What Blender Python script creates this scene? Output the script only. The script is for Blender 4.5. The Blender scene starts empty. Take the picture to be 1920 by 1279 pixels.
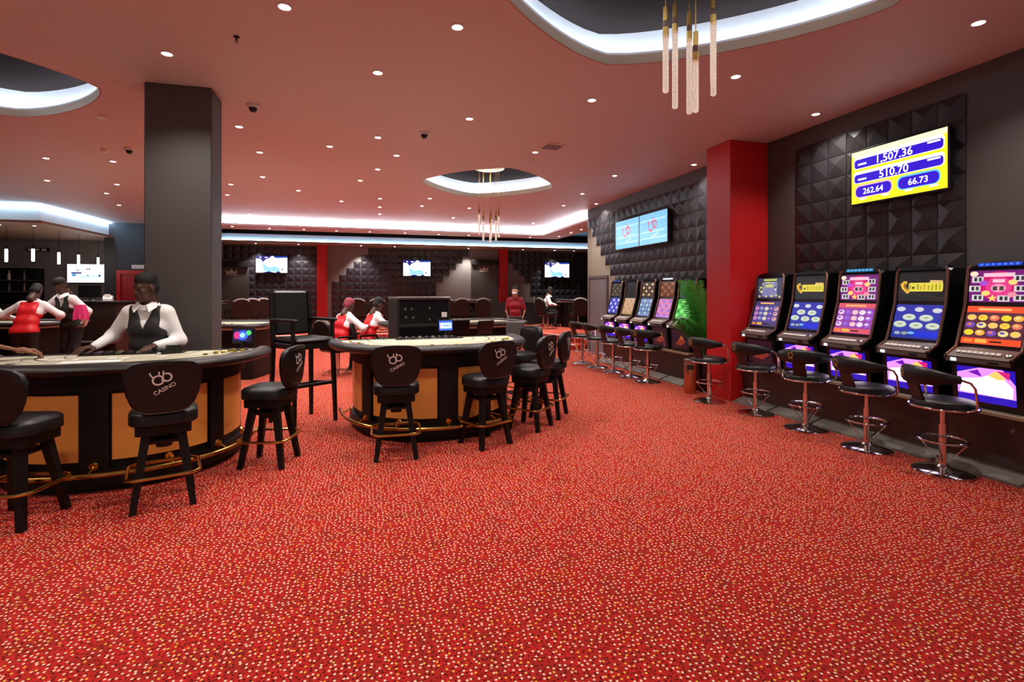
import bpy, bmesh, math, random
import numpy as np
from mathutils import Vector, Matrix, Euler
from mathutils.geometry import tessellate_polygon
random.seed(7)
S = bpy.context.scene
COL = S.collection
PI = math.pi

# ------------------------------------------------------------------ camera, world, exposure
YAW = math.atan(270 / 960)
cam_d = bpy.data.cameras.new('camera'); cam = bpy.data.objects.new('camera', cam_d); COL.objects.link(cam)
cam.location = (0, 0, 1.5); cam.rotation_euler = (PI / 2, 0, -YAW)
cam_d.sensor_width = 36; cam_d.lens = 18.0; cam_d.shift_y = -(639.5 - 548) / 1920; cam_d.clip_start = 0.05
S.camera = cam
S.view_settings.view_transform = 'Standard'; S.view_settings.look = 'None'
S.view_settings.exposure = 0.0; S.view_settings.gamma = 1.0; S.view_settings.use_curve_mapping = False
W = bpy.data.worlds.new('world'); S.world = W; W.use_nodes = True
W.node_tree.nodes['Background'].inputs[0].default_value = (1.0, 0.93, 0.9, 1)
W.node_tree.nodes['Background'].inputs[1].default_value = 0.22
S.cycles.max_bounces = 7; S.cycles.transmission_bounces = 6; S.cycles.caustics_refractive = False
SPOT_W = 112.0          # each recessed downlight
LED_E = 34.0            # LED strips hidden in the coves

# ------------------------------------------------------------------ materials
def lin(v):
    v /= 255.0
    return v / 12.92 if v <= 0.04045 else ((v + 0.055) / 1.055) ** 2.4
def C(r, g, b): return (lin(r), lin(g), lin(b), 1.0)
MATS = {}
def mat(name, rgb, rough=0.5, metal=0.0, noise=0.12, scale=14.0, bump=0.0, spec=0.5, sheen=0.0, coat=0.0, stretch=None):
    if name in MATS: return MATS[name]
    m = bpy.data.materials.new(name); m.use_nodes = True; MATS[name] = m
    nt = m.node_tree; b = nt.nodes['Principled BSDF']
    tc = nt.nodes.new('ShaderNodeTexCoord'); n = nt.nodes.new('ShaderNodeTexNoise')
    n.inputs['Scale'].default_value = scale; n.inputs['Detail'].default_value = 4
    if stretch:
        mp = nt.nodes.new('ShaderNodeMapping'); mp.inputs['Scale'].default_value = stretch
        nt.links.new(tc.outputs['Object'], mp.inputs[0]); nt.links.new(mp.outputs[0], n.inputs['Vector'])
    else: nt.links.new(tc.outputs['Object'], n.inputs['Vector'])
    mx = nt.nodes.new('ShaderNodeMix'); mx.data_type = 'RGBA'
    c = C(*rgb)
    mx.inputs[6].default_value = tuple(x * (1 - noise) for x in c[:3]) + (1,)
    mx.inputs[7].default_value = tuple(min(1, x * (1 + noise)) for x in c[:3]) + (1,)
    nt.links.new(n.outputs[0], mx.inputs[0]); nt.links.new(mx.outputs[2], b.inputs['Base Color'])
    b.inputs['Roughness'].default_value = rough; b.inputs['Metallic'].default_value = metal
    b.inputs['Specular IOR Level'].default_value = spec
    if sheen: b.inputs['Sheen Weight'].default_value = sheen
    if coat: b.inputs['Coat Weight'].default_value = coat; b.inputs['Coat Roughness'].default_value = 0.15
    if bump:
        bp = nt.nodes.new('ShaderNodeBump'); bp.inputs['Strength'].default_value = bump; bp.inputs['Distance'].default_value = 0.01
        nt.links.new(n.outputs[0], bp.inputs['Height']); nt.links.new(bp.outputs[0], b.inputs['Normal'])
    return m
def emi(rgb, strength=1.0, sample=True):
    name = 'glow_%d_%d_%d_%d' % (rgb + (int(strength * 10),))
    if name in MATS: return MATS[name]
    m = bpy.data.materials.new(name); m.use_nodes = True; MATS[name] = m
    nt = m.node_tree; b = nt.nodes['Principled BSDF']
    b.inputs['Base Color'].default_value = (0.01, 0.01, 0.01, 1); b.inputs['Roughness'].default_value = 0.25
    b.inputs['Emission Color'].default_value = C(*rgb); b.inputs['Emission Strength'].default_value = strength
    if not sample: m.cycles.emission_sampling = 'NONE'
    return m
def carpet():
    m = bpy.data.materials.new('red_dotted_carpet'); m.use_nodes = True
    nt = m.node_tree; N = nt.nodes; L = nt.links; b = N['Principled BSDF']
    tc = N.new('ShaderNodeTexCoord')
    def vor(scale, rnd):
        v = N.new('ShaderNodeTexVoronoi'); v.voronoi_dimensions = '2D'; v.inputs['Scale'].default_value = scale
        v.inputs['Randomness'].default_value = rnd; L.new(tc.outputs['Object'], v.inputs['Vector']); return v
    def lt(sock, a, soft):
        r = N.new('ShaderNodeMapRange'); r.inputs['From Min'].default_value = a + soft; r.inputs['From Max'].default_value = a
        L.new(sock, r.inputs['Value']); return r.outputs[0]
    def mix(f, a, bb):
        x = N.new('ShaderNodeMix'); x.data_type = 'RGBA'
        if isinstance(f, float): x.inputs[0].default_value = f
        else: L.new(f, x.inputs[0])
        for i, s in ((6, a), (7, bb)):
            if isinstance(s, tuple): x.inputs[i].default_value = s
            else: L.new(s, x.inputs[i])
        return x.outputs[2]
    n1 = N.new('ShaderNodeTexNoise'); n1.inputs['Scale'].default_value = 55; n1.inputs['Detail'].default_value = 3
    L.new(tc.outputs['Object'], n1.inputs['Vector'])
    r1 = N.new('ShaderNodeMapRange'); r1.inputs['From Min'].default_value = .35; r1.inputs['From Max'].default_value = .65; L.new(n1.outputs[0], r1.inputs['Value'])
    base = mix(r1.outputs[0], C(142, 22, 20), C(194, 37, 33))
    n2 = N.new('ShaderNodeTexNoise'); n2.inputs['Scale'].default_value = 7; n2.inputs['Detail'].default_value = 4; L.new(tc.outputs['Object'], n2.inputs['Vector'])
    base = mix(lt(n2.outputs[0], .34, .2), base, C(150, 34, 28))
    vd = vor(46, 1.0); base = mix(lt(vd.outputs['Distance'], .14, .12), base, C(58, 8, 10))
    v = vor(37, .7)
    sx = N.new('ShaderNodeSeparateColor'); L.new(v.outputs['Color'], sx.inputs[0])
    dot = mix(lt(sx.outputs[0], .22, .06), C(246, 206, 176), C(226, 180, 72))
    keep = lt(sx.outputs[1], .88, .02)
    mm = N.new('ShaderNodeMath'); mm.operation = 'MULTIPLY'; L.new(lt(v.outputs['Distance'], .13, .11), mm.inputs[0]); L.new(keep, mm.inputs[1])
    base = mix(mm.outputs[0], base, dot)
    L.new(base, b.inputs['Base Color'])
    b.inputs['Roughness'].default_value = .95; b.inputs['Specular IOR Level'].default_value = .12
    b.inputs['Sheen Weight'].default_value = .22; b.inputs['Sheen Roughness'].default_value = .45; b.inputs['Sheen Tint'].default_value = C(255, 160, 130)
    bp = N.new('ShaderNodeBump'); bp.inputs['Strength'].default_value = .35; bp.inputs['Distance'].default_value = .004
    L.new(n1.outputs[0], bp.inputs['Height']); L.new(bp.outputs[0], b.inputs['Normal'])
    MATS['carpet'] = m; return m
def glass_mat():
    m = bpy.data.materials.new('seeded_crystal'); m.use_nodes = True
    nt = m.node_tree; b = nt.nodes['Principled BSDF']
    v = nt.nodes.new('ShaderNodeTexVoronoi'); v.inputs['Scale'].default_value = 90
    tc = nt.nodes.new('ShaderNodeTexCoord'); nt.links.new(tc.outputs['Object'], v.inputs['Vector'])
    bp = nt.nodes.new('ShaderNodeBump'); bp.inputs['Strength'].default_value = .6; bp.inputs['Distance'].default_value = .01
    nt.links.new(v.outputs['Distance'], bp.inputs['Height']); nt.links.new(bp.outputs[0], b.inputs['Normal'])
    b.inputs['Base Color'].default_value = C(250, 236, 224); b.inputs['Roughness'].default_value = .12
    b.inputs['Transmission Weight'].default_value = .75; b.inputs['IOR'].default_value = 1.45
    b.inputs['Emission Color'].default_value = C(255, 232, 212); b.inputs['Emission Strength'].default_value = .22  # faint glow put into the glass itself to brighten the tubes
    MATS['crystal'] = m; return m
carpet(); glass_mat()
mat('ceiling', (214, 200, 200), .55, noise=.03, scale=1.5, spec=.4)
mat('back_grey', (128, 122, 120), .6, noise=.05, scale=3)
mat('grey_wall', (76, 72, 71), .6, noise=.05, scale=3, bump=.02)
mat('beige_wall', (150, 142, 126), .6, noise=.05, scale=3)
mat('blue_grey_wall', (56, 55, 60), .6, noise=.05, scale=3)
mat('dark_ceiling', (46, 42, 52), .5, noise=.08)
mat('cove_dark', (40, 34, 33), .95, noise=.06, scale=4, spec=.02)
mat('cove_rim', (176, 150, 126), .5, noise=.04)
mat('cove_white', (235, 238, 242), .6, noise=.02)
mat('red_paint', (196, 24, 28), .42, noise=.05, scale=2.5)
mat('tile', (40, 37, 40), .38, noise=.10, scale=9, spec=.45)
mat('tile2', (44, 42, 50), .34, noise=.10, scale=9, spec=.6)
mat('leather', (10, 10, 11), .42, noise=.15, scale=60, bump=.05)
mat('rail_leather', (34, 31, 31), .4, noise=.12, scale=40, bump=.06)
mat('black_wood', (11, 9, 9), .5, noise=.25, scale=5, stretch=(1, 1, .15), spec=.3)
mat('brown_wood', (46, 30, 28), .35, noise=.3, scale=5, stretch=(1, 1, .15), coat=.2)
mat('orange_wood', (222, 146, 66), .35, noise=.12, scale=3, stretch=(1, 1, .3), coat=.3)
mat('brass', (206, 160, 84), .22, 1.0, noise=.08)
mat('gold', (222, 176, 96), .25, 1.0, noise=.08)
mat('chrome', (214, 210, 208), .12, 1.0, noise=.04)
mat('steel', (150, 148, 146), .3, 1.0, noise=.06)
mat('black_plastic', (13, 12, 14), .28, noise=.1)
mat('black_matte', (15, 14, 14), .6, noise=.1)
mat('grey_plastic', (96, 92, 92), .4, noise=.06)
mat('bronze_trim', (128, 98, 88), .3, .8, noise=.08)
mat('felt', (196, 190, 164), .9, noise=.08, scale=30, sheen=.2)
mat('felt_print', (90, 96, 70), .9, noise=.08)
mat('felt_dark', (70, 60, 78), .9, noise=.1)
mat('white_card', (240, 238, 232), .5, noise=.02)
mat('logo_white', (214, 206, 196), .5, noise=.04)
mat('logo_gold', (196, 150, 60), .4, .3, noise=.06)
mat('skin', (80, 52, 40), .5, noise=.08, scale=30)
mat('skin_mid', (150, 98, 72), .5, noise=.08, scale=30)
mat('skin_light', (206, 158, 128), .5, noise=.05, scale=30)
mat('hair', (16, 13, 12), .7, noise=.3, scale=160, bump=.5)
mat('eye_white', (225, 220, 214), .3, noise=.02)
mat('lip', (86, 46, 40), .45, noise=.08)
mat('polo_yellow', (232, 196, 96), .75, noise=.06, scale=30)
mat('shirt', (250, 250, 250), .75, noise=.03, scale=25, bump=.12)
mat('vest_black', (40, 38, 40), .6, noise=.12, scale=80)
mat('vest_green', (22, 36, 30), .6, noise=.12, scale=80)
mat('vest_red', (226, 26, 36), .5, noise=.06, scale=18, bump=.08)
mat('polo_red', (140, 22, 40), .75, noise=.08, scale=30, bump=.08)
mat('trousers', (30, 27, 28), .75, noise=.12, scale=40)
mat('shoe', (14, 13, 13), .35, noise=.1)
mat('mask', (214, 226, 232), .8, noise=.03)
mat('pink_cloth', (240, 60, 130), .7, noise=.06, scale=20, bump=.1)
mat('scarf', (150, 60, 74), .8, noise=.2, scale=50)
mat('leaf', (88, 182, 76), .45, noise=.3, scale=20)
mat('leaf_dark', (58, 142, 54), .45, noise=.3, scale=20)
mat('stem', (86, 110, 50), .6, noise=.2)
mat('copper', (196, 118, 84), .3, .85, noise=.1)
mat('piping_grey', (150, 138, 134), .4, noise=.05)
mat('pale_trim', (232, 214, 200), .45, noise=.04)
mat('door_grey', (126, 126, 132), .5, noise=.06, scale=2)
mat('yellow_chip', (220, 200, 70), .5, noise=.06)
mat('black_chip', (34, 32, 36), .5, noise=.06)
mat('red_chip', (190, 60, 60), .5, noise=.06)
mat('blue_chip', (60, 60, 150), .5, noise=.06)
mat('white_plastic', (226, 222, 218), .45, noise=.03)
mat('red_door', (176, 20, 30), .45, noise=.05)
mat('deck_top', (118, 102, 96), .35, .4, noise=.06)
mat('plate_grey', (128, 122, 116), .45, noise=.08)
mat('cream_edge', (150, 132, 104), .5, noise=.05)

# ------------------------------------------------------------------ mesh helpers
class MB:
    def __init__(s): s.v = []; s.f = []; s.m = []; s.T = None
    def V(s, p):
        p = Vector(p)
        if s.T is not None: p = s.T @ p
        s.v.append(tuple(p)); return len(s.v) - 1
    def F(s, idx, m=0): s.f.append(tuple(idx)); s.m.append(m)
    def poly(s, pts, m=0): s.F([s.V(p) for p in pts], m)
    def box(s, x0, y0, z0, x1, y1, z1, m=0, ch=0.0):
        cx, cy, cz = (x0 + x1) / 2, (y0 + y1) / 2, (z0 + z1) / 2; hx, hy, hz = abs(x1 - x0) / 2, abs(y1 - y0) / 2, abs(z1 - z0) / 2
        if ch <= 0:
            i = [s.V((cx + a * hx, cy + b * hy, cz + c * hz)) for a in (-1, 1) for b in (-1, 1) for c in (-1, 1)]
            for q in ((0, 1, 3, 2), (4, 6, 7, 5), (0, 4, 5, 1), (2, 3, 7, 6), (0, 2, 6, 4), (1, 5, 7, 3)): s.F([i[k] for k in q], m)
            return
        ch = min(ch, hx * .98, hy * .98, hz * .98); d = {}
        for a in (-1, 1):
            for b in (-1, 1):
                for c in (-1, 1):
                    d[a, b, c, 0] = s.V((cx + a * hx, cy + b * (hy - ch), cz + c * (hz - ch)))
                    d[a, b, c, 1] = s.V((cx + a * (hx - ch), cy + b * hy, cz + c * (hz - ch)))
                    d[a, b, c, 2] = s.V((cx + a * (hx - ch), cy + b * (hy - ch), cz + c * hz))
        for a in (-1, 1):
            s.F([d[a, -1, -1, 0], d[a, 1, -1, 0], d[a, 1, 1, 0], d[a, -1, 1, 0]][::a], m)
            s.F([d[-1, a, -1, 1], d[1, a, -1, 1], d[1, a, 1, 1], d[-1, a, 1, 1]][::-a], m)
            s.F([d[-1, -1, a, 2], d[1, -1, a, 2], d[1, 1, a, 2], d[-1, 1, a, 2]][::a], m)
        for a in (-1, 1):
            for b in (-1, 1):
                s.F([d[a, b, -1, 0], d[a, b, 1, 0], d[a, b, 1, 1], d[a, b, -1, 1]][::-a * b], m)
                s.F([d[a, -1, b, 0], d[a, 1, b, 0], d[a, 1, b, 2], d[a, -1, b, 2]][::a * b], m)
                s.F([d[-1, a, b, 1], d[1, a, b, 1], d[1, a, b, 2], d[-1, a, b, 2]][::-a * b], m)
        for a in (-1, 1):
            for b in (-1, 1):
                for c in (-1, 1): s.F([d[a, b, c, 0], d[a, b, c, 1], d[a, b, c, 2]][::a * b * c], m)
    def ring(s, c, ax, r, n, r2=None, ph=0.0):
        ax = Vector(ax).normalized(); u = ax.orthogonal().normalized()
        if abs(ax.z) > .999: u = Vector((1, 0, 0))
        w = ax.cross(u); r2 = r if r2 is None else r2
        return [s.V(Vector(c) + u * r * math.cos(ph + 2 * PI * k / n) + w * r2 * math.sin(ph + 2 * PI * k / n)) for k in range(n)]
    def skin(s, A, B, m=0, closed=True):
        n = len(A)
        for k in range(n if closed else n - 1): s.F((A[k], A[(k + 1) % n], B[(k + 1) % n], B[k]), m)
    def cyl(s, a, b, r0, r1=None, n=12, m=0, caps=True):
        r1 = r0 if r1 is None else r1; ax = Vector(b) - Vector(a)
        A = s.ring(a, ax, r0, n); B = s.ring(b, ax, r1, n); s.skin(A, B, m)
        if caps: s.F(A[::-1], m); s.F(B, m)
    def bar(s, a, b, w, h, m=0, up=(0, 0, 1), w1=None, h1=None):     # square bar, may taper
        a, b = Vector(a), Vector(b); ax = (b - a).normalized(); r = ax.cross(Vector(up))
        r = Vector((1, 0, 0)) if r.length < 1e-4 else r.normalized(); q = r.cross(ax)
        w1 = w if w1 is None else w1; h1 = h if h1 is None else h1
        A = [s.V(a + r * x * w / 2 + q * y * h / 2) for x, y in ((-1, -1), (1, -1), (1, 1), (-1, 1))]
        B = [s.V(b + r * x * w1 / 2 + q * y * h1 / 2) for x, y in ((-1, -1), (1, -1), (1, 1), (-1, 1))]
        s.skin(A, B, m); s.F(A[::-1], m); s.F(B, m)
    def tube(s, pts, r, n=8, m=0, closed=False, r2=None, caps=True):
        pts = [Vector(p) for p in pts]; N = len(pts); R = []; prev = None
        for k in range(N):
            a = pts[(k - 1) % N] if (closed or k > 0) else pts[k]; b = pts[(k + 1) % N] if (closed or k < N - 1) else pts[k]
            t = (b - a).normalized()
            if prev is None:
                u = Vector((0, 0, 1)).cross(t)
                u = t.orthogonal() if u.length < 1e-3 else u
                u.normalize()
            else:
                u = prev - t * prev.dot(t); u.normalize()
            prev = u; w = t.cross(u)
            rr = r[k] if isinstance(r, (list, tuple)) else r; q = rr if r2 is None else r2
            R.append([s.V(pts[k] + u * rr * math.cos(2 * PI * j / n) + w * q * math.sin(2 * PI * j / n)) for j in range(n)])
        for k in range(N - 1): s.skin(R[k], R[k + 1], m)
        if closed: s.skin(R[-1], R[0], m)
        elif caps: s.F(R[0][::-1], m); s.F(R[-1], m)
    def lathe(s, prof, n=24, m=0, c=(0, 0, 0), sx=1, sy=1, ms=None):
        R = [[s.V((c[0] + r * sx * math.cos(2 * PI * k / n), c[1] + r * sy * math.sin(2 * PI * k / n), c[2] + z)) for k in range(n)] for r, z in prof]
        for k in range(len(R) - 1): s.skin(R[k], R[k + 1], ms[k] if ms else m)
        s.F(R[0][::-1], ms[0] if ms else m); s.F(R[-1], ms[-1] if ms else m)
    def prism(s, poly, z0, z1, m=0, axis='z', mtop=None):
        def p(a, b, z): return {'z': (a, b, z), 'x': (z, a, b), 'y': (a, z, b)}[axis]
        A = [s.V(p(a, b, z0)) for a, b in poly]; B = [s.V(p(a, b, z1)) for a, b in poly]
        s.skin(A, B, m); s.F(A[::-1], m); s.F(B, m if mtop is None else mtop)
    def ell(s, c, r, n=14, k=8, m=0):
        R = []
        for j in range(1, k):
            a = PI * j / k
            R.append([s.V((c[0] + r[0] * math.sin(a) * math.cos(2 * PI * i / n), c[1] + r[1] * math.sin(a) * math.sin(2 * PI * i / n), c[2] - r[2] * math.cos(a))) for i in range(n)])
        b = s.V((c[0], c[1], c[2] - r[2])); t = s.V((c[0], c[1], c[2] + r[2]))
        for j in range(len(R) - 1): s.skin(R[j], R[j + 1], m)
        for i in range(n): s.F((b, R[0][(i + 1) % n], R[0][i]), m); s.F((t, R[-1][i], R[-1][(i + 1) % n]), m)
    def raw(s, vs, fs, m=0):
        o = len(s.v)
        for p in vs: s.V(p)
        for f in fs: s.F([o + i for i in f], m)
    def mesh(s, name, mats, ang=35):
        me = bpy.data.meshes.new(name); me.from_pydata(s.v, [], s.f)
        for m in (mats if isinstance(mats, (list, tuple)) else [mats]): me.materials.append(MATS[m] if isinstance(m, str) else m)
        me.polygons.foreach_set('material_index', s.m)
        bm = bmesh.new(); bm.from_mesh(me); bmesh.ops.recalc_face_normals(bm, faces=bm.faces[:]); bm.to_mesh(me); bm.free()
        if ang:
            me.polygons.foreach_set('use_smooth', [True] * len(me.polygons)); me.set_sharp_from_angle(angle=math.radians(ang))
        me.update(); return me
    def build(s, name, mats, parent=None, ang=35, **kw): return link(name, s.mesh(name, mats, ang), parent, **kw)

def link(name, me, parent=None, loc=None, rz=None, label=None, cat=None, group=None, kind=None):
    o = bpy.data.objects.new(name, me); COL.objects.link(o)
    if parent is not None: o.parent = parent
    if loc is not None: o.location = loc
    if rz is not None: o.rotation_euler = (0, 0, rz)
    tag(o, label, cat, group, kind); return o
def tag(o, label=None, cat=None, group=None, kind=None):
    if label: o['label'] = label
    if cat: o['category'] = cat
    if group: o['group'] = group
    if kind: o['kind'] = kind
    return o
def thing(name, label, cat, loc=(0, 0, 0), rz=0.0, group=None): return link(name, None, None, loc, rz, label, cat, group)
def face(fx, fy): return math.atan2(fx, -fy)
def kids(o): return [c for c in bpy.data.objects if c.parent == o]
def copy_tree(o, parent=None):
    c = o.copy(); COL.objects.link(c)
    if parent is not None: c.parent = parent
    for ch in kids(o): copy_tree(ch, c)
    return c
def dup(o, label, loc, rz, group=None):
    c = copy_tree(o); c.location = loc; c.rotation_euler = (0, 0, rz); c['label'] = label
    if group: c['group'] = group
    return c
def arc(cx, cy, r, a0, a1, n, ry=None):
    ry = r if ry is None else ry
    return [(cx + r * math.cos(math.radians(a0 + (a1 - a0) * k / n)), cy + ry * math.sin(math.radians(a0 + (a1 - a0) * k / n))) for k in range(n + 1)]
def rrect(x0, y0, x1, y1, r, n=5):
    return arc(x1 - r, y0 + r, r, -90, 0, n) + arc(x1 - r, y1 - r, r, 0, 90, n) + arc(x0 + r, y1 - r, r, 90, 180, n) + arc(x0 + r, y0 + r, r, 180, 270, n)

_txt = {}
def text_geo(t, size, align='CENTER', bold=0.0):
    k = (t, align, bold)
    if k not in _txt:
        cu = bpy.data.curves.new('t', 'FONT'); cu.body = t; cu.size = 1.0; cu.align_x = align; cu.align_y = 'CENTER'; cu.resolution_u = 3; cu.offset = bold
        ob = bpy.data.objects.new('t', cu); COL.objects.link(ob)
        me = ob.to_mesh(); _txt[k] = ([tuple(v.co) for v in me.vertices], [tuple(p.vertices) for p in me.polygons])
        ob.to_mesh_clear(); bpy.data.objects.remove(ob); bpy.data.curves.remove(cu)
    vs, fs = _txt[k]
    return [(x * size, y * size, 0) for x, y, z in vs], fs
class Flat:                     # flat print / display: layered shapes in a local XY plane, +Z towards the viewer
    def __init__(s): s.mb = MB(); s.mats = []; s.l = 0
    def mi(s, m):
        m = MATS[m] if isinstance(m, str) else m
        if m not in s.mats: s.mats.append(m)
        return s.mats.index(m)
    def poly(s, pts, m, z=None):
        s.l += 1; z = s.l * 0.00025 if z is None else z
        s.mb.poly([(x, y, z) for x, y in pts], s.mi(m)); return s
    def rect(s, x0, y0, x1, y1, m): return s.poly([(x0, y0), (x1, y0), (x1, y1), (x0, y1)], m)
    def rr(s, x0, y0, x1, y1, r, m): return s.poly(rrect(x0, y0, x1, y1, r), m)
    def ell(s, cx, cy, rx, ry, m, n=16): return s.poly(arc(cx, cy, rx, 0, 360 * (n - 1) / n, n - 1, ry), m)
    def stroke(s, pts, w, m, closed=False):
        s.l += 1; z = s.l * 0.00025; i = s.mi(m); n = len(pts); A = []; B = []
        for k in range(n):
            a = Vector(pts[(k - 1) % n] if (closed or k) else pts[k]); b = Vector(pts[(k + 1) % n] if (closed or k < n - 1) else pts[k])
            t = (b - a).normalized(); q = Vector((-t.y, t.x)) * w / 2; p = Vector(pts[k])
            A.append(s.mb.V((p.x + q.x, p.y + q.y, z))); B.append(s.mb.V((p.x - q.x, p.y - q.y, z)))
        for k in range(n if closed else n - 1): s.mb.F((A[k], B[k], B[(k + 1) % n], A[(k + 1) % n]), i)
        return s
    def text(s, t, cx, cy, size, m, rot=0, sx=1.0, bold=0.0):
        s.l += 1; z = s.l * 0.00025; vs, fs = text_geo(t, size, 'CENTER', bold); c, q = math.cos(rot), math.sin(rot)
        s.mb.raw([(cx + x * sx * c - y * q, cy + x * sx * q + y * c, z) for x, y, _ in vs], fs, s.mi(m)); return s
    def build(s, name, parent, origin, right, up, **kw):
        r = Vector(right).normalized(); u = Vector(up).normalized(); n = r.cross(u)
        s.mb.v = [tuple(Vector(origin) + r * x + u * y + n * z) for x, y, z in s.mb.v]
        me = bpy.data.meshes.new(name); me.from_pydata(s.mb.v, [], s.mb.f)
        for m in s.mats: me.materials.append(m)
        me.polygons.foreach_set('material_index', s.mb.m); me.update()
        return link(name, me, parent, **kw)
# ------------------------------------------------------------------ the setting
CZ = 3.6; WX = 5.42; WY = 19.5
def leaf(cx, cy, a, b, n=64, e=1.38, grow=0.0):
    out = []
    for k in range(n):
        t = 2 * PI * k / n; c, s_ = math.cos(t), math.sin(t)
        q = (abs(c) ** e + abs(s_) ** e) ** (-1 / e)
        # round the tips a little
        out.append((cx + (a + grow) * q * c, cy + (b + grow) * q * s_))
    return out
COVES = [(2.12, 2.85, 1.6, 1.47), (2.28, 9.75, 1.32, 1.42), (-4.05, 6.22, 1.4, 1.3)]
fl = MB(); fl.box(-12.2, -3, -.1, 10.2, 20, 0)
fl.build('floor', 'carpet', label='red carpet patterned with small cream and dark dots', kind='structure')
# ceiling with three openings
bm = bmesh.new()
def loop(pts, z):
    vs = [bm.verts.new((x, y, z)) for x, y in pts]
    return [bm.edges.new((vs[k], vs[(k + 1) % len(vs)])) for k in range(len(vs))]
ed = loop([(-12.2, -3), (WX + .05, -3), (WX + .05, 12.1), (5.70, 12.1), (5.70, 16.26), (-4.7, 15.96), (-4.7, 19.6), (-12.2, 19.6)], CZ)
for cv in COVES: ed += loop(leaf(*cv), CZ)
bmesh.ops.triangle_fill(bm, edges=ed, use_beauty=True, normal=(0, 0, -1))
def inside(p, poly):
    r = False; n = len(poly)
    for i in range(n):
        (x1, y1), (x2, y2) = poly[i], poly[i - 1]
        if (y1 > p[1]) != (y2 > p[1]) and p[0] < (x2 - x1) * (p[1] - y1) / (y2 - y1) + x1: r = not r
    return r
dead = [f for f in bm.faces if any(inside(f.calc_center_median(), leaf(*cv)) for cv in COVES)]
if dead: bmesh.ops.delete(bm, geom=dead, context='FACES_ONLY')
me = bpy.data.meshes.new('ceiling'); bm.to_mesh(me); bm.free(); me.materials.append(MATS['ceiling'])
link('ceiling', me, label='smooth painted ceiling washed red by the carpet', kind='structure')

cove_lab = ['leaf-shaped ceiling recess above the nearest crystal chandelier', 'leaf-shaped ceiling recess above the far chandelier',
            'leaf-shaped ceiling recess cut by the left edge of the picture']
led_white = emi((226, 240, 255), LED_E)
for (cx, cy, a, b), lab in zip(COVES, cove_lab):
    t = thing('ceiling_cove', lab, 'ceiling recess', (cx, cy, CZ), group='leaf-shaped ceiling recesses')
    def rings(spec, m, name, par=t):
        mb = MB(); R = [[mb.V((x, y, z)) for x, y in leaf(0, 0, a, b, grow=g)] for g, z in spec]
        for k in range(len(R) - 1): mb.skin(R[k], R[k + 1], 0)
        return mb.build(name, m, par)
    rings([(0, 0), (-.02, .0), (-.02, .085)], 'cove_rim', 'rim')
    rings([(-.02, .085), (-.02, .105), (.15, .105)], 'cove_white', 'ledge')
    rings([(.15, .105), (.15, .36)], 'cove_white', 'riser')
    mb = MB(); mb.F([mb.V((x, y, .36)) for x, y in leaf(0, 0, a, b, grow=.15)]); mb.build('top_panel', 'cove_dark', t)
    mb = MB(); mb.tube([(x, y, .125) for x, y in leaf(0, 0, a, b, grow=.11)], .012, 6, 0, True); mb.build('led_strip', led_white, t)

# right wall with stepped relief tiles
wr = MB(); wr.box(WX, -3, 0, WX + .25, 12.1, CZ)
wall_r = wr.build('wall_right', 'grey_wall', label='long grey right wall with black relief tiles', kind='structure')
TS = .25
def tile_mesh(name, m):
    mb = MB(); h = TS / 2 - .004      # local: normal -X, y along wall, z up
    base = [mb.V((-.012, y, z)) for y, z in ((-h, -h), (h, -h), (h, h), (-h, h))]; back = [mb.V((0, y, z)) for y, z in ((-h, -h), (h, -h), (h, h), (-h, h))]
    ap = mb.V((-.042, 0, .02)); mb.skin(back, base, 0)
    for k in range(4): mb.F((base[k], base[(k + 1) % 4], ap))
    return mb.mesh(name, m, 0)
tm = tile_mesh('tile', 'tile')
def put_tile(y, z):
    link('tile', tm, wall_r, (WX, y, z))
for c in range(8):
    for r in range(11): put_tile(3.475 + TS * (c + .5), 3.38 - TS * (r + .5))
for c in range(23):
    for r in range(11):
        if c >= r - .5 and 12.08 - TS * (c + .5) > 6.45: put_tile(12.08 - TS * (c + .5), 3.38 - TS * (r + .5))
wb = MB(); wb.box(WX - .004, 10.25, 0, WX + .002, 12.1, 3.38)
wb.build('trim_1', 'beige_wall', label='beige painted stretch of the right wall around the grey door', kind='structure')
d = thing('door_1', 'plain grey door at the far end of the right wall', 'door', (WX, 11.43, 0)); d['kind'] = 'structure'
mb = MB(); mb.box(-.03, -.46, 0, 0, .46, 1.84); mb.build('door_leaf', 'door_grey', d)
mb = MB()
for y0, y1, z0, z1 in ((-.52, -.46, 0, 1.84), (.46, .52, 0, 1.84), (-.52, .52, 1.84, 1.9)): mb.box(-.05, y0, z0, 0, y1, z1)
mb.build('door_frame', 'grey_plastic', d)
mb = MB(); mb.cyl((-.03, -.38, .98), (-.08, -.38, .98), .012); mb.cyl((-.08, -.38, .98), (-.08, -.27, .98), .010); mb.build('door_handle', 'chrome', d)

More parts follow.
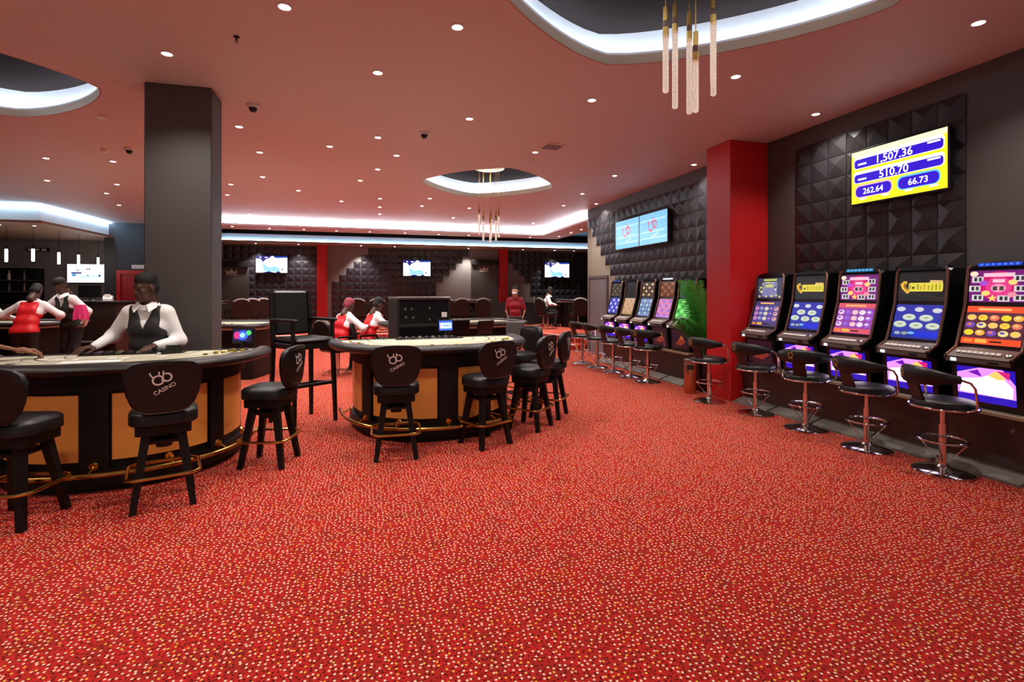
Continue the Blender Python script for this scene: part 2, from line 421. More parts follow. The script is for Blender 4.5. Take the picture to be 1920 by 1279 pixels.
# back wall
bw = MB(); bw.box(-12.2, WY, 0, 10.2, WY + .2, 4.0)
wall_b = bw.build('wall_back', 'back_grey', label='far back wall in grey with stepped black relief tiles', kind='structure')
def lerp_x(p, q, z): return p[0] + (q[0] - p[0]) * (z - p[1]) / (q[1] - p[1])
mb = MB(); hh = TS / 2 - .004
for r in range(11):
    z = 3.12 - TS * (r + .5)
    for c in range(76):
        x = -9.0 + TS * (c + .5)
        ok = False
        if -4.75 < x < -1.85: ok = x > lerp_x((-4.77, 2.74), (-4.24, 2.23), z) if z > 2.2 else x > -3.9
        elif -1.3 < x < 4.0: ok = lerp_x((-1.2, 1.85), (0, 3.03), z) < x < lerp_x((3.88, 3.21), (2.44, 1.56), z)
        elif 5.35 < x < 9.9: ok = x > lerp_x((5.37, 2.72), (6.71, 1.03), z) if z < 2.75 else True
        if not ok: continue
        q = ((-hh, -hh), (hh, -hh), (hh, hh), (-hh, hh))
        B_ = [mb.V((x + u, WY - .012, z + w)) for u, w in q]; K = [mb.V((x + u, WY, z + w)) for u, w in q]; ap = mb.V((x, WY - .038, z + .02))
        mb.skin(K, B_)
        for k in range(4): mb.F((B_[k], B_[(k + 1) % 4], ap))
o = mb.build('relief_tiles', 'tile2', wall_b, ang=0); o['kind'] = 'stuff'
mb = MB(); mb.box(-12.2, -3, 0, -12.0, 19.6, CZ); mb.build('wall_left', 'grey_wall', label='grey left wall beyond the bar', kind='structure')
mb = MB(); mb.box(10.0, 12.1, 0, 10.2, 19.6, 4.0); mb.build('wall_side', 'blue_grey_wall', label='dark side wall of the raised gaming area', kind='structure')
mb = MB(); mb.box(WX + .25, 12.0, 0, 10.2, 12.1, 4.0); mb.build('wall_return', 'beige_wall', label='return wall at the end of the slot machine wall', kind='structure')
mb = MB(); mb.box(-7.62, 18.1, 0, -4.72, 18.25, CZ); mb.build('wall_bar', 'blue_grey_wall', label='dark blue-grey wall with the red door beside the bar', kind='structure')
mb = MB(); mb.box(-4.8, 15.8, 3.3, -4.7, 19.5, 4.0); mb.build('trim_2', 'blue_grey_wall', label='dark bulkhead edge beside the raised gaming area', kind='structure')
mb = MB(); mb.box(-4.8, 16.0, 3.72, 10.2, 19.6, 3.8); mb.box(5.6, 12.0, 3.72, 10.2, 16.2, 3.8)
mb.build('ceiling_rear', 'dark_ceiling', label='dark navy ceiling above the raised gaming area', kind='structure')

# bulkheads with LED ledges
def bulk(name, path, z0, z1, depth, lab, led, und='ceiling', lip=.06, out=.12, top=False):
    """path: fascia line (x,y) seen from its open side; depth: vector per point to the back edge"""
    t = link(name, None, label=lab, kind='structure')
    n = len(path)
    back = [(p[0] + q[0], p[1] + q[1]) for p, q in zip(path, depth)]
    sg = [(q[0] * out / max(abs(q[0]), abs(q[1])), q[1] * out / max(abs(q[0]), abs(q[1]))) for q in depth]
    inn = [(p[0] + q[0], p[1] + q[1]) for p, q in zip(path, sg)]
    mb = MB()
    for k in range(n - 1):
        for A, B_, za, zb in ((path, back, z0, z0), (path, path, z0, z0 + lip), (path, inn, z0 + lip, z0 + lip)):
            if A is B_: mb.poly([(*A[k], za), (*A[k + 1], za), (*A[k + 1], zb), (*A[k], zb)])
            else: mb.poly([(*A[k], za), (*A[k + 1], za), (*B_[k + 1], zb), (*B_[k], zb)])
    mb.build('soffit', und, t)
    mb = MB()
    for k in range(n - 1): mb.poly([(*inn[k], z0 + lip), (*inn[k + 1], z0 + lip), (*inn[k + 1], z1), (*inn[k], z1)])
    mb.build('fascia', 'cove_white', t)
    mid = [(p[0] + q[0] * .55, p[1] + q[1] * .55) for p, q in zip(path, sg)]
    mb = MB(); mb.tube([(*p, (z1 - .025) if top else (z0 + lip + .012)) for p in mid], .012, 6); mb.build('led_strip', led, t)
    return t
led_hot = emi((232, 244, 255), LED_E * 2.0); led_blue = emi((150, 200, 235), LED_E * .7)
bulk('bulkhead', [(-4.7, 15.8), (5.55, 16.1), (5.55, 12.1)], 3.37, 3.6, [(0, 1.0), (.9, .9), (.9, 0)], 'white glowing LED bulkhead edging the red ceiling at the back', led_hot)
bulk('bulkhead', [(-4.7, 18.75), (10.0, 18.75)], 3.17, 3.46, [(0, .75), (0, .75)], 'pale blue LED bulkhead along the far back wall', led_blue, 'cove_rim')
bulk('bulkhead', [(-12.0, 14.7), (-7.45, 14.7), (-7.38, 18.1)], 3.14, 3.6, [(-.3, 1.6), (-1.4, 1.4), (-1.4, 0)], 'pale blue glowing bulkhead over the bar at left', emi((170, 214, 240), LED_E * 1.5), 'cove_rim', top=True)
mb = MB(); mb.poly([(-12, 14.9, 3.141), (-7.6, 14.9, 3.141), (-7.6, 19.4, 3.141), (-12, 19.4, 3.141)]); mb.build('ceiling_bar', 'cove_rim', label='soffit over the bar', kind='structure')

# raised platform at the back with two carpeted steps and pale nosings
def plat(off):
    return [(-12, 15.55 - off), (4.75 - off * .8, 15.25 - off), (5.42 - off, 12.6 - off * .4), (5.42 - off, 12.15), (10, 12.15), (10, 19.5), (-12, 19.5)]
t = link('raised_platform', None, label='raised carpeted platform with two steps at the back', kind='structure')
for off, z0, z1 in ((.32, 0, .15), (0, .15, .30)):
    p = plat(off); mb = MB(); mb.prism(p, z0, z1 - .004); mb.build('step', 'carpet', t)
    mb = MB(); mb.tube([(x, y, z1 - .012) for x, y in p[:4]], .020, 6, 0, False, .014); mb.build('nosing', 'pale_trim', t)

# columns
mb = MB(); mb.box(-2.15, 5.9, 0, -1.545, 6.28, CZ, 0, .012)
mb.build('column', 'grey_wall', label='wide grey square column behind the standing dealer', cat='column', kind='structure')
mb = MB(); mb.box(4.79, 5.96, 0, WX, 6.47, CZ, 0, .008)
mb.build('column', 'red_paint', label='bright red column between the two rows of slot machines', cat='column', kind='structure')
mb = MB(); mb.box(-1.74, WY - .25, 0, -1.4, WY, 3.2); mb.build('column', 'red_paint', label='narrow red pillar on the back wall left of the middle screen', cat='column', kind='structure')
mb = MB(); mb.box(4.92, WY - .25, 0, 5.25, WY, 3.2); mb.build('column', 'red_paint', label='narrow red pillar on the back wall behind the masked man', cat='column', kind='structure')
for x0, x1, zt, lab in ((3.83, 4.9, 2.76, 'grey alcove panel with crown emblem beside the right red pillar'), (-4.9, -3.95, 2.56, 'grey alcove panel with crown emblem right of the big grey column')):
    t = thing('alcove_panel', lab, 'wall panel', (0, WY, 0))
    mb = MB(); mb.box(x0, -.14, .3, x1, 0, zt - .2, 0, .006); mb.build('panel', 'grey_wall', t)
    mb = MB(); mb.box(x0, -.2, zt - .2, x1, 0, zt, 0, .006); mb.build('header', 'black_matte', t)
    f = Flat(); xc = (x0 + x1) / 2 - .05
    f.poly([(-.16, 0), (.16, 0), (.19, .12), (.08, .05), (0, .16), (-.08, .05), (-.19, .12)], 'logo_white'); f.rect(-.17, -.05, .17, -.02, 'logo_white')
    f.build('emblem', t, (xc, -.142, zt - .42), (1, 0, 0), (0, 0, 1))

# ------------------------------------------------------------------ recessed downlights
dl_ring = MB(); dl_ring.lathe([(.056, 0), (.056, -.008), (.044, -.010), (.040, -.004)], 16, 0); dl_ring = dl_ring.mesh('trim', 'white_plastic')
lens_m = emi((255, 250, 244), 9.0, False)
dl_lens = MB(); dl_lens.lathe([(.040, -.004), (.028, -.013), (.008, -.016)], 14, 0); dl_lens = dl_lens.mesh('lens', lens_m)
spot = bpy.data.lights.new('downlight_beam', 'SPOT'); spot.energy = SPOT_W; spot.spot_size = math.radians(128); spot.spot_blend = .8; spot.shadow_soft_size = .05; spot.color = (1.0, .93, .86)
spot2 = bpy.data.lights.new('soffit_beam', 'SPOT'); spot2.energy = 190; spot2.spot_size = math.radians(100); spot2.spot_blend = .7; spot2.shadow_soft_size = .04; spot2.color = (1.0, .92, .84)
def downlight(x, y, z, lab, grp, beam=spot, s=1.0):
    o = link('downlight', dl_ring, None, (x, y, z), None, lab, 'downlight', grp); o.scale = (s, s, 1)
    link('lens', dl_lens, o)
    if beam:
        l = bpy.data.objects.new('beam', beam); COL.objects.link(l); l.parent = o; l.location = (0, 0, -.03)
DL = [(-0.59, 4.07), (0.68, 4.01), (-1.7, 5.15), (0.09, 5.05), (2.35, 5.14), (4.57, 2.85), (3.44, 4.2), (5.07, 4.83), (1.18, 6.09), (0.13, 7.16), (-0.53, 7.79), (0.42, 8.03), (-1.57, 7.17),
      (-1.56, 8.4), (-2.62, 7.5), (-3.93, 9.62), (-4.84, 9.67), (-5.79, 11.6), (-4.69, 11.64), (-5.33, 12.76), (2.41, 7.28), (5.15, 7.28), (4.27, 8.36), (0.16, 9.02), (-0.14, 10.01), (-1.84, 10.17),
      (-2.56, 11.04), (-2.91, 12.26), (-1.38, 11.35), (-0.59, 12.41), (0.26, 11.82), (0.28, 13.01), (0.3, 14.16), (1.33, 11.5), (1.26, 12.57), (2.43, 12.57), (-5.76, 14.4), (4.39, 10.08), (4.55, 11.57),
      (5.2, 11.12), (2.31, 14.31), (-0.32, 15.38), (-3.07, 15.11), (4.82, 14.75)]
DL += [(-1.3, 2.2), (.5, .9), (-3.4, 2.6), (-4.6, 4.0), (-3.8, .4), (-1.6, -.6), (3.4, -.8), (1.0, -2.2)]  # unseen downlights added around the camera to even out the lighting
for x, y in DL: downlight(x, y, CZ, 'small bright round downlight set in the red ceiling', 'downlights in the red ceiling')
for x, y in [(-3.7, 16.1), (-2.77, 16.3), (-1.83, 16.3), (-0.92, 16.4), (0.05, 16.4), (1.13, 16.45), (2.19, 16.5), (3.17, 16.5), (4.19, 16.5), (5.3, 16.6), (6.14, 16.03), (6.12, 14.93), (6.1, 14.09)]:
    downlight(x, y, 3.37, 'tiny downlight under the white glowing bulkhead', 'downlights under the white bulkhead', spot2, .9)
for k, x in enumerate([-3.68, -2.33, -.24, .94, 3.67, 5.83, 7.15, 7.97]):
    downlight(x, 19.15, 3.17, 'tiny spotlight grazing the far back wall', 'spotlights along the back wall', spot2 if k % 2 == 0 or k == 1 else None, .9)
for x in (-11.5, -10.3, -9.4, -8.6, -7.9):
    downlight(x, 15.3, 3.14, 'dark unlit downlight under the bar bulkhead', 'unlit downlights over the bar', None, .9)
# ------------------------------------------------------------------ card tables
def dcurve(a, b, n=48, e=.86):
    out = []
    for k in range(n + 1):
        t = PI * k / n; c = math.cos(t)
        out.append((a * math.copysign(abs(c) ** e, c), -b * math.sin(t) ** e))
    return out                                   # from +x end round the front (-y) to -x end
def dpt(a, b, deg, e=.86):
    t = math.radians(deg); c = math.cos(t)
    return (a * math.copysign(abs(c) ** e, c), -b * abs(math.sin(t)) ** e)
def card_table(label, loc, rz, a=1.10, b=1.03, print_col='felt_print'):
    t = thing('card_table', label, 'card table', loc, rz, 'D-shaped card tables')
    ba, bb = a - .26, b - .11
    mb = MB(); mb.prism(dcurve(ba, bb), .05, .90); mb.build('body', 'black_wood', t)
    mb = MB(); mb.prism(dcurve(ba - .02, bb - .02), 0, .05); mb.build('plinth', 'black_matte', t)
    mb = MB(); o_ = dcurve(ba + .035, bb + .035); i_ = dcurve(ba - .01, bb - .01)
    for z0, z1 in ((.05, .17), (.76, .90)):
        A = [mb.V((*p, z0)) for p in o_]; B_ = [mb.V((*p, z1)) for p in o_]; mb.skin(A, B_, 0, False)
        A2 = [mb.V((*p, z1)) for p in i_]; mb.skin(B_, A2, 0, False); A3 = [mb.V((*p, z0)) for p in i_]; mb.skin(A3, A, 0, False)
    mb.build('moulding', 'black_wood', t)
    for d0, d1 in ((4, 28), (40, 85), (95, 140), (152, 176)):
        mb = MB(); q = [dpt(ba + .012, bb + .012, d0 + (d1 - d0) * k / 10) for k in range(11)]; w = [dpt(ba - .005, bb - .005, d0 + (d1 - d0) * k / 10) for k in range(11)]
        A = [mb.V((*p, .235)) for p in q]; B_ = [mb.V((*p, .735)) for p in q]; mb.skin(A, B_, 0, False)
        A2 = [mb.V((*p, .235)) for p in w]; B2 = [mb.V((*p, .735)) for p in w]; mb.skin(B_, B2, 0, False); mb.skin(A2, A, 0, False)
        mb.F((A[0], B_[0], B2[0], A2[0])); mb.F((A[-1], B_[-1], B2[-1], A2[-1])); mb.build('panel', 'orange_wood', t)
    for d0, d1 in ((29, 39), (86, 94), (141, 151)):
        mb = MB(); q = [dpt(ba + .035, bb + .035, d0 + (d1 - d0) * k / 4) for k in range(5)]; w = [dpt(ba - .01, bb - .01, d0 + (d1 - d0) * k / 4) for k in range(5)]
        mb.prism(q + w[::-1], .17, .76); mb.build('pillar', 'black_wood', t)
    mb = MB(); p = [(x, y, .165) for x, y in dcurve(ba + .14, bb + .14)]; mb.tube(p, .017, 10); mb.build('foot_rail', 'brass', t)
    for dg in (8, 34, 62, 90, 118, 146, 172):
        x, y = dpt(ba + .035, bb + .035, dg); x1, y1 = dpt(ba + .14, bb + .14, dg); br = MB()
        n = Vector((x1 - x, y1 - y, 0)).normalized(); c0 = Vector((x, y, .2))
        br.cyl(c0, c0 + n * .014, .034, .028, 14); br.cyl(c0, Vector((x1, y1, .165)), .010, .010, 8); br.build('bracket', 'brass', t)
    # top: felt, printed layout, padded rail
    mb = MB(); mb.prism(dcurve(a - .06, b - .06), .895, .945); mb.build('felt_top', 'felt', t)
    f = Flat(); ar = dcurve(a - .42, b - .42, 40); f.stroke([(x, y - .02) for x, y in ar], .018, print_col)
    ar = dcurve(a - .34, b - .34, 40); f.stroke([(x, y - .02) for x, y in ar], .008, print_col)
    ar = dcurve(a - .60, b - .58, 40); f.stroke([(x, y - .02) for x, y in ar], .010, 'felt_dark')
    for k in range(7):
        x, y = dpt(a - .23, b - .23, 20 + 140 * k / 6)
        f.stroke([(x + .055 * math.cos(q), y + .055 * math.sin(q)) for q in [2 * PI * j / 20 for j in range(20)]], .008, print_col, True)
        f.rect(x - .03, y - .02, x + .03, y + .02, 'felt_dark')
    f.build('layout', t, (0, 0, .9452), (1, 0, 0), (0, 1, 0))
    mb = MB(); pts = [(x, y, .925) for x, y in dcurve(a - .065, b - .065, 60)]
    n = len(pts); mb.tube(pts, .075, 14, 0, False, .048)
    for e_ in (pts[0], pts[-1]): mb.ell(e_, (.075, .055, .048), 14, 8)
    mb.build('padded_rail', 'rail_leather', t)
    mb = MB(); mb.box(-a + .1, -.02, .86, a - .1, .03, .952, 0, .008); mb.build('dealer_edge', 'black_wood', t)
    mb = MB(); mb.box(-.40, -.17, .942, .40, -.04, .955, 0, .004)
    for k in range(10): mb.box(-.385 + k * .077, -.165, .955, -.375 + k * .077, -.045, .97)
    mb.build('chip_tray', 'black_plastic', t)
    for k in range(9):
        mb = MB(); x = -.341 + k * .077; mb.cyl((x, -.16, .958), (x, -.05, .958), .020, None, 10); mb.build('tray_chips', ['black_chip', 'felt_dark', 'black_chip', 'felt_print', 'black_chip', 'grey_plastic'][k % 6], t)
    return t
T1 = card_table('D-shaped card table with amber panels where the standing dealer works', (-2.03, 5.46, 0), math.radians(4))
T2 = card_table('D-shaped card table with amber panels in the middle of the room', (.70, 6.25, 0), math.radians(4), 1.13, 1.20)

# ------------------------------------------------------------------ table stools with printed backs
def stool_logo(parent, y):
    f = Flat(); m = 'logo_white'; w = .011
    def circ(cx, cy, r, a0=0, a1=360, n=22): return [(cx + r * math.cos(math.radians(a0 + (a1 - a0) * k / n)), cy + r * math.sin(math.radians(a0 + (a1 - a0) * k / n))) for k in range(n + 1)]
    f.stroke(circ(-.018, .0, .030)[:-1], w, m, True); f.stroke(circ(.032, .018, .026, -150, 120), w, m)
    f.stroke([(-.044, .016), (-.058, .034), (-.066, .052)], .009, m); f.stroke([(-.010, .030), (-.014, .046), (-.012, .058)], .009, m)
    f.stroke([(.004, -.004), (.010, .026), (.012, .062)], .009, m)
    f.text('CASINO', .020, -.060, .038, m, math.radians(28), 1.0, .012)
    return f.build('logo', parent, (0.012, y, .905), (-1, 0, 0), (0, 0, 1))
def make_stool(label):
    t = thing('bar_stool', label, 'stool', group='black stools at the card tables')
    mb = MB(); p = rrect(-.205, -.2, .205, .2, .13, 6)
    R = []
    for ins, z in ((.02, .575), (.0, .59), (.0, .655), (.012, .672), (.04, .683), (.12, .69)):
        q = rrect(-.205 + ins, -.2 + ins, .205 - ins, .2 - ins, max(.13 - ins, .03), 6); R.append([mb.V((x, y, z)) for x, y in q])
    for k in range(len(R) - 1): mb.skin(R[k], R[k + 1])
    mb.F(R[0][::-1]); mb.F(R[-1]); mb.build('seat', 'leather', t, 50)
    mb = MB(); mb.prism(rrect(-.165, -.16, .165, .16, .03, 3), .515, .576); mb.build('apron', 'black_wood', t)
    mb = MB(); mb.cyl((0, 0, .40), (0, 0, .52), .05, .06, 12); mb.box(-.11, -.11, .44, .11, .11, .47, 0, .01); mb.build('swivel', 'black_matte', t)
    for sx in (-1, 1):
        for sy in (-1, 1):
            mb = MB(); mb.bar((sx * .175, sy * .175, 0), (sx * .10, sy * .095, .53), .040, .040, 0, (0, 1, 0), .056, .056); mb.build('leg', 'black_wood', t)
    mb = MB()
    e = .05; X, Y = .215, .205
    q = [(X, -Y + e), (X, Y - e), (X - e, Y), (-X + e, Y), (-X, Y - e), (-X, -Y + e), (-X + e, -Y), (X - e, -Y)]
    pts = []
    for k in range(8):
        a, b_ = Vector(q[k]), Vector(q[(k + 1) % 8]); pts += [a.lerp(b_, .08), a.lerp(b_, .92)]
    mb.tube([(x, y, .235) for x, y in pts], .012, 8, 0, True); mb.build('foot_ring', 'brass', t)
    # shield-shaped padded back, slightly curved
    prof = [(.0, .0), (.10, .002), (.155, .022), (.198, .075), (.226, .15), (.243, .235), (.245, .29), (.228, .338), (.19, .368), (.12, .382), (.0, .388)]
    def outline(ins):
        pts = []
        cz = .2
        for x, z in prof: pts.append((x * .92 * (1 - ins / .24), (cz + (z - cz) * (1 - ins / .19)) * .93 + .012))
        return [(-x, z) for x, z in pts[::-1][:-1]] + pts[:-1] if False else pts + [(-x, z) for x, z in pts[::-1][1:-1]]
    def yb(x, z): return .205 + .03 * (z / .38) - .55 * x * x
    mb = MB(); R = []
    for ins, dy in ((.05, -.036), (.012, -.03), (0, -.014), (0, .012), (.010, .024), (.03, .026)):
        R.append([mb.V((x, yb(x, z) + dy, .660 + z)) for x, z in outline(ins)])
    for k in range(len(R) - 1): mb.skin(R[k], R[k + 1])
    for ring_, dy in ((R[0], -.038), (R[-1], .026)):
        n = len(ring_); h = n // 2
        for k in range(h): 
            a, b_, c_, d_ = ring_[k], ring_[k + 1], ring_[(n - k - 1) % n], ring_[(n - k) % n]
            f_ = [a, b_, c_] if d_ == a else ([a, b_, d_] if b_ == c_ else [a, b_, c_, d_]); mb.F(f_)
    bk = mb.build('backrest', 'leather', t, 40)
    mb = MB(); o_ = outline(.004); mb.tube([(x, yb(x, z) + .02, .660 + z) for x, z in o_], .006, 6, 0, True); mb.build('piping', 'black_plastic', bk)
    stool_logo(bk, .2535)
    for sx in (-1, 1):
        mb = MB(); mb.bar((sx * .09, .15, .56), (sx * .09, .205, .74), .045, .012, 0, (0, 1, 0)); mb.build('back_bracket', 'black_plastic', t)
    return t
ST = [('black stool with its printed back cut by the left edge of the picture', -2.22, 4.12, (.22, 1)),
      ('black stool with white emblem drawn up in front of the near card table', -1.41, 4.22, (-.30, .95)),
      ('black stool turned sideways at the right end of the near card table', -.83, 4.92, (-.97, .25)),
      ('black stool with white emblem facing the left amber panels of the middle table', .25, 4.84, (.04, 1)),
      ('black stool turned left with emblem showing before the middle table', 1.12, 4.97, (-.42, .90)),
      ('nearest of the stools seen obliquely at the right end of the middle table', 1.74, 5.43, (-.72, .69)),
      ('black stool half hidden behind the oblique one at the middle table', 2.12, 5.88, (-.80, .6)),
      ('black stool facing left on the far side of the middle table', 2.0, 6.72, (-.9, -.35))]
st0 = make_stool(ST[0][0]); st0.location = (ST[0][1], ST[0][2], 0); st0.rotation_euler = (0, 0, face(*ST[0][3]))
for lab, x, y, f in ST[1:]: dup(st0, lab, (x, y, 0), face(*f))
dup(st0, 'black stool under the yellow-shirted player, outside the left edge', (-3.27, 4.72, 0), face(.92, .4))

# ------------------------------------------------------------------ tall inspector chair
t = thing('inspector_chair', 'tall black leather armchair on long legs between the card tables', 'chair', (-.72, 6.37, 0), face(.6, -.8))
for sx in (-1, 1):
    mb = MB(); mb.bar((sx * .255, -.25, 0), (sx * .235, -.225, .92), .035, .035, 0, (0, 1, 0), .045, .045); mb.build('leg', 'black_wood', t)
    mb = MB(); mb.bar((sx * .255, .26, 0), (sx * .235, .235, .92), .035, .035, 0, (0, 1, 0), .045, .045); mb.bar((sx * .235, .235, .92), (sx * .235, .30, 1.50), .045, .045, 0, (0, 1, 0), .035, .035); mb.build('leg', 'black_wood', t)
    mb = MB(); mb.bar((sx * .245, -.21, .9), (sx * .245, -.20, 1.17), .035, .03, 0, (0, 1, 0)); mb.build('arm_post', 'black_wood', t)
    mb = MB(); mb.box(sx * .245 - .028, -.27, 1.165, sx * .245 + .028, .26, 1.2, 0, .01); mb.build('armrest', 'black_wood', t)
    mb = MB(); mb.bar((sx * .25, -.24, .45), (sx * .25, .25, .40), .03, .04, 0); mb.build('stretcher', 'black_wood', t)
mb = MB(); mb.box(-.235, -.26, .44, .235, -.215, .475, 0, .006); mb.build('foot_rest', 'black_wood', t)
mb = MB(); mb.box(-.235, .23, .38, .235, .26, .41, 0, .006); mb.build('stretcher', 'black_wood', t)
mb = MB(); mb.box(-.25, -.26, .86, .25, .25, .925, 0, .012); mb.build('seat_frame', 'black_wood', t)
mb = MB(); mb.box(-.235, -.275, .925, .235, .225, .985, 0, .025); mb.build('seat', 'leather', t)
mb = MB(); mb.T = Matrix.Translation((0, .245, 1.0)) @ Matrix.Rotation(-.11, 4, 'X'); mb.box(-.215, -.03, .0, .215, .03, .52, 0, .025); mb.build('backrest', 'leather', t)

# ------------------------------------------------------------------ screens on walls
def tv(label, loc, rz, w, h, painter, group=None, deep=.06):
    t = thing('wall_screen', label, 'screen', loc, rz, group)
    mb = MB(); mb.box(-w / 2 - .018, -deep, -h / 2 - .018, w / 2 + .018, -.01, h / 2 + .018, 0, .006); mb.build('housing', 'black_plastic', t)
    mb = MB(); mb.box(-.12, -.01, -.12, .12, .03, .12); mb.build('bracket', 'black_matte', t)
    f = Flat(); painter(f, w, h); f.build('display', t, (0, -deep - .001, 0), (1, 0, 0), (0, 0, 1)); return t
def jackpot(f, w, h):
    Y, B1, Wt, P1, Cy = emi((250, 232, 30), 1.5), emi((48, 16, 200), 1.2), emi((250, 252, 255), 1.5), emi((250, 180, 190), 1.3), emi((90, 190, 250), 1.3)
    f.rect(-w / 2, -h / 2, w / 2, h / 2, Y)
    f.rect(-w / 2, h * .40, w / 2, h / 2, emi((246, 248, 190), 1.4))
    for y0, y1 in ((.16, .40), (-.12, .11)):
        f.rr(-w * .475, h * y0, w * .475, h * y1, h * .06, Wt); f.rr(-w * .465, h * (y0 + .012), w * .465, h * (y1 - .055), h * .055, B1)
    for x0, x1, c in ((-.46, -.03, P1), (.02, .44, Cy)):
        f.rr(w * x0, -h * .40, w * x1, -h * .15, h * .1, c); f.rr(w * (x0 + .012), -h * .385, w * (x1 - .012), -h * .18, h * .09, B1)
    f.text('1,507.36', -.02 * w, h * .255, h * .20, Wt, 0, 1, .012); f.text('510.70', -.02 * w, -h * .03, h * .20, Wt, 0, 1, .012)
    f.text('262.64', -.245 * w, -h * .29, h * .155, Wt, 0, .95, .012); f.text('66.73', .23 * w, -h * .29, h * .155, Wt, 0, 1, .012)
    for x, y in ((-.42, .24), (-.42, -.05)): f.rect(w * x, h * (y - .012), w * (x + .1), h * (y + .022), Wt)
    for x, y in ((.32, .31), (.32, .02)): f.rect(w * x, h * (y - .012), w * (x + .12), h * (y + .02), Wt)
    for x in (-.40, -.14, .1, .34): f.rect(w * x, -h * .44, w * (x + .08), -h * .41, Wt)
tv('yellow and blue jackpot display high on the near tiled wall', (WX - .062, 4.06, 2.785), -PI / 2, 1.0, .58, jackpot)
def logo_screen(f, w, h):
    sk, wh, rd = emi((120, 190, 232), 1.2), emi((235, 245, 250), 1.2), emi((226, 50, 90), 1.1)
    f.rect(-w / 2, -h / 2, w / 2, h / 2, sk)
    for y, q in ((.25, .42), (-.12, .35), (-.33, .46)): f.poly([(-w * .5, h * y), (w * q, h * (y - .02)), (w * .5, h * (y + .05)), (-w * .4, h * (y + .06))], emi((168, 214, 240), 1.2))
    def ci(cx, cy, r, a0, a1): return [(cx + r * math.cos(math.radians(a0 + (a1 - a0) * k / 20)), cy + r * math.sin(math.radians(a0 + (a1 - a0) * k / 20))) for k in range(21)]
    f.stroke(ci(-.06 * w, .06 * h, .085 * w, -230, 90), .03 * w, rd); f.stroke(ci(.07 * w, .12 * h, .065 * w, -160, 130), .028 * w, rd)
    f.stroke([(-.14 * w, .14 * h), (-.17 * w, .26 * h)], .025 * w, rd); f.stroke([(.0, .12 * h), (.03 * w, .34 * h)], .025 * w, rd)
    f.text('CASINO', .07 * w, -.24 * h, .12 * h, wh, math.radians(14))
tv('left of the two sky-blue logo screens on the right wall', (WX - .062, 9.82, 2.74), -PI / 2, 1.0, .6, logo_screen, 'paired logo screens')
tv('right of the two sky-blue logo screens on the right wall', (WX - .062, 8.79, 2.74), -PI / 2, 1.0, .6, logo_screen, 'paired logo screens')
def ad_screen(f, w, h):
    wt, bl, lb = emi((250, 252, 255), 1.8), emi((10, 10, 130), 1.0), emi((150, 205, 240), 1.4)
    f.rect(-w / 2, -h / 2, w / 2, h / 2, wt); f.poly([(-.5 * w, .5 * h), (-.5 * w, .34 * h), (-.34 * w, .3 * h), (-.28 * w, .12 * h), (-.18 * w, .3 * h), (-.1 * w, .34 * h), (0, .5 * h)], bl)
    f.poly([(.04 * w, .5 * h), (.12 * w, .38 * h), (.5 * w, .40 * h), (.5 * w, .5 * h)], emi((20, 60, 160), 1.0))
    f.poly([(-.25 * w, -.42 * h), (.22 * w, -.46 * h), (.25 * w, -.22 * h), (.1 * w, -.1 * h), (-.1 * w, -.18 * h), (-.3 * w, .1 * h)], lb)
    f.poly([(-.3 * w, -.5 * h), (-.1 * w, -.42 * h), (.1 * w, -.5 * h)], bl); f.poly([(.12 * w, -.5 * h), (.22 * w, -.4 * h), (.3 * w, -.5 * h)], bl)
    f.ell(.34 * w, -.3 * h, .025 * w, .05 * h, bl); f.ell(-.36 * w, .41 * h, .03 * w, .03 * h, wt); f.rect(-.22 * w, .38 * h, -.12 * w, .43 * h, wt)
tv('bright white and blue screen on the back wall above the tall chair', (-3.22, WY - .06, 2.47), 0, 1.0, .58, ad_screen, 'screens on the back wall')
tv('bright white and blue screen in the middle of the back wall', (1.76, WY - .06, 2.40), 0, 1.0, .58, ad_screen, 'screens on the back wall')
tv('bright white and blue screen at the right end of the back wall', (7.34, WY - .06, 2.40), 0, 1.04, .6, ad_screen, 'screens on the back wall')
def bar_screen(f, w, h):
    wt = emi((250, 250, 255), 1.6); f.rect(-w / 2, -h / 2, w / 2, h / 2, wt)
    f.rect(-.4 * w, -.02 * h, -.14 * w, .06 * h, emi((30, 50, 130))); f.rect(-.38 * w, -.16 * h, -.28 * w, -.03 * h, emi((70, 160, 220)))
    f.poly([(-.28 * w, -.3 * h), (.35 * w, -.28 * h), (.3 * w, -.08 * h), (-.1 * w, -.1 * h)], emi((200, 232, 246), 1.4))
    f.ell(.32 * w, -.12 * h, .03 * w, .06 * h, emi((30, 40, 90))); f.ell(0, .24 * h, .03 * w, .04 * h, emi((180, 60, 140))); f.ell(.06 * w, .24 * h, .02 * w, .05 * h, emi((120, 30, 90))); f.ell(.02 * w, -.12 * h, .02 * w, .05 * h, emi((90, 130, 110)))
    f.rect(-.28 * w, .14 * h, -.2 * w, .2 * h, emi((120, 130, 190)))
tv('white screen hanging beside the bar at left', (-8.62, WY - .06, 2.1), 0, 1.06, .58, bar_screen)
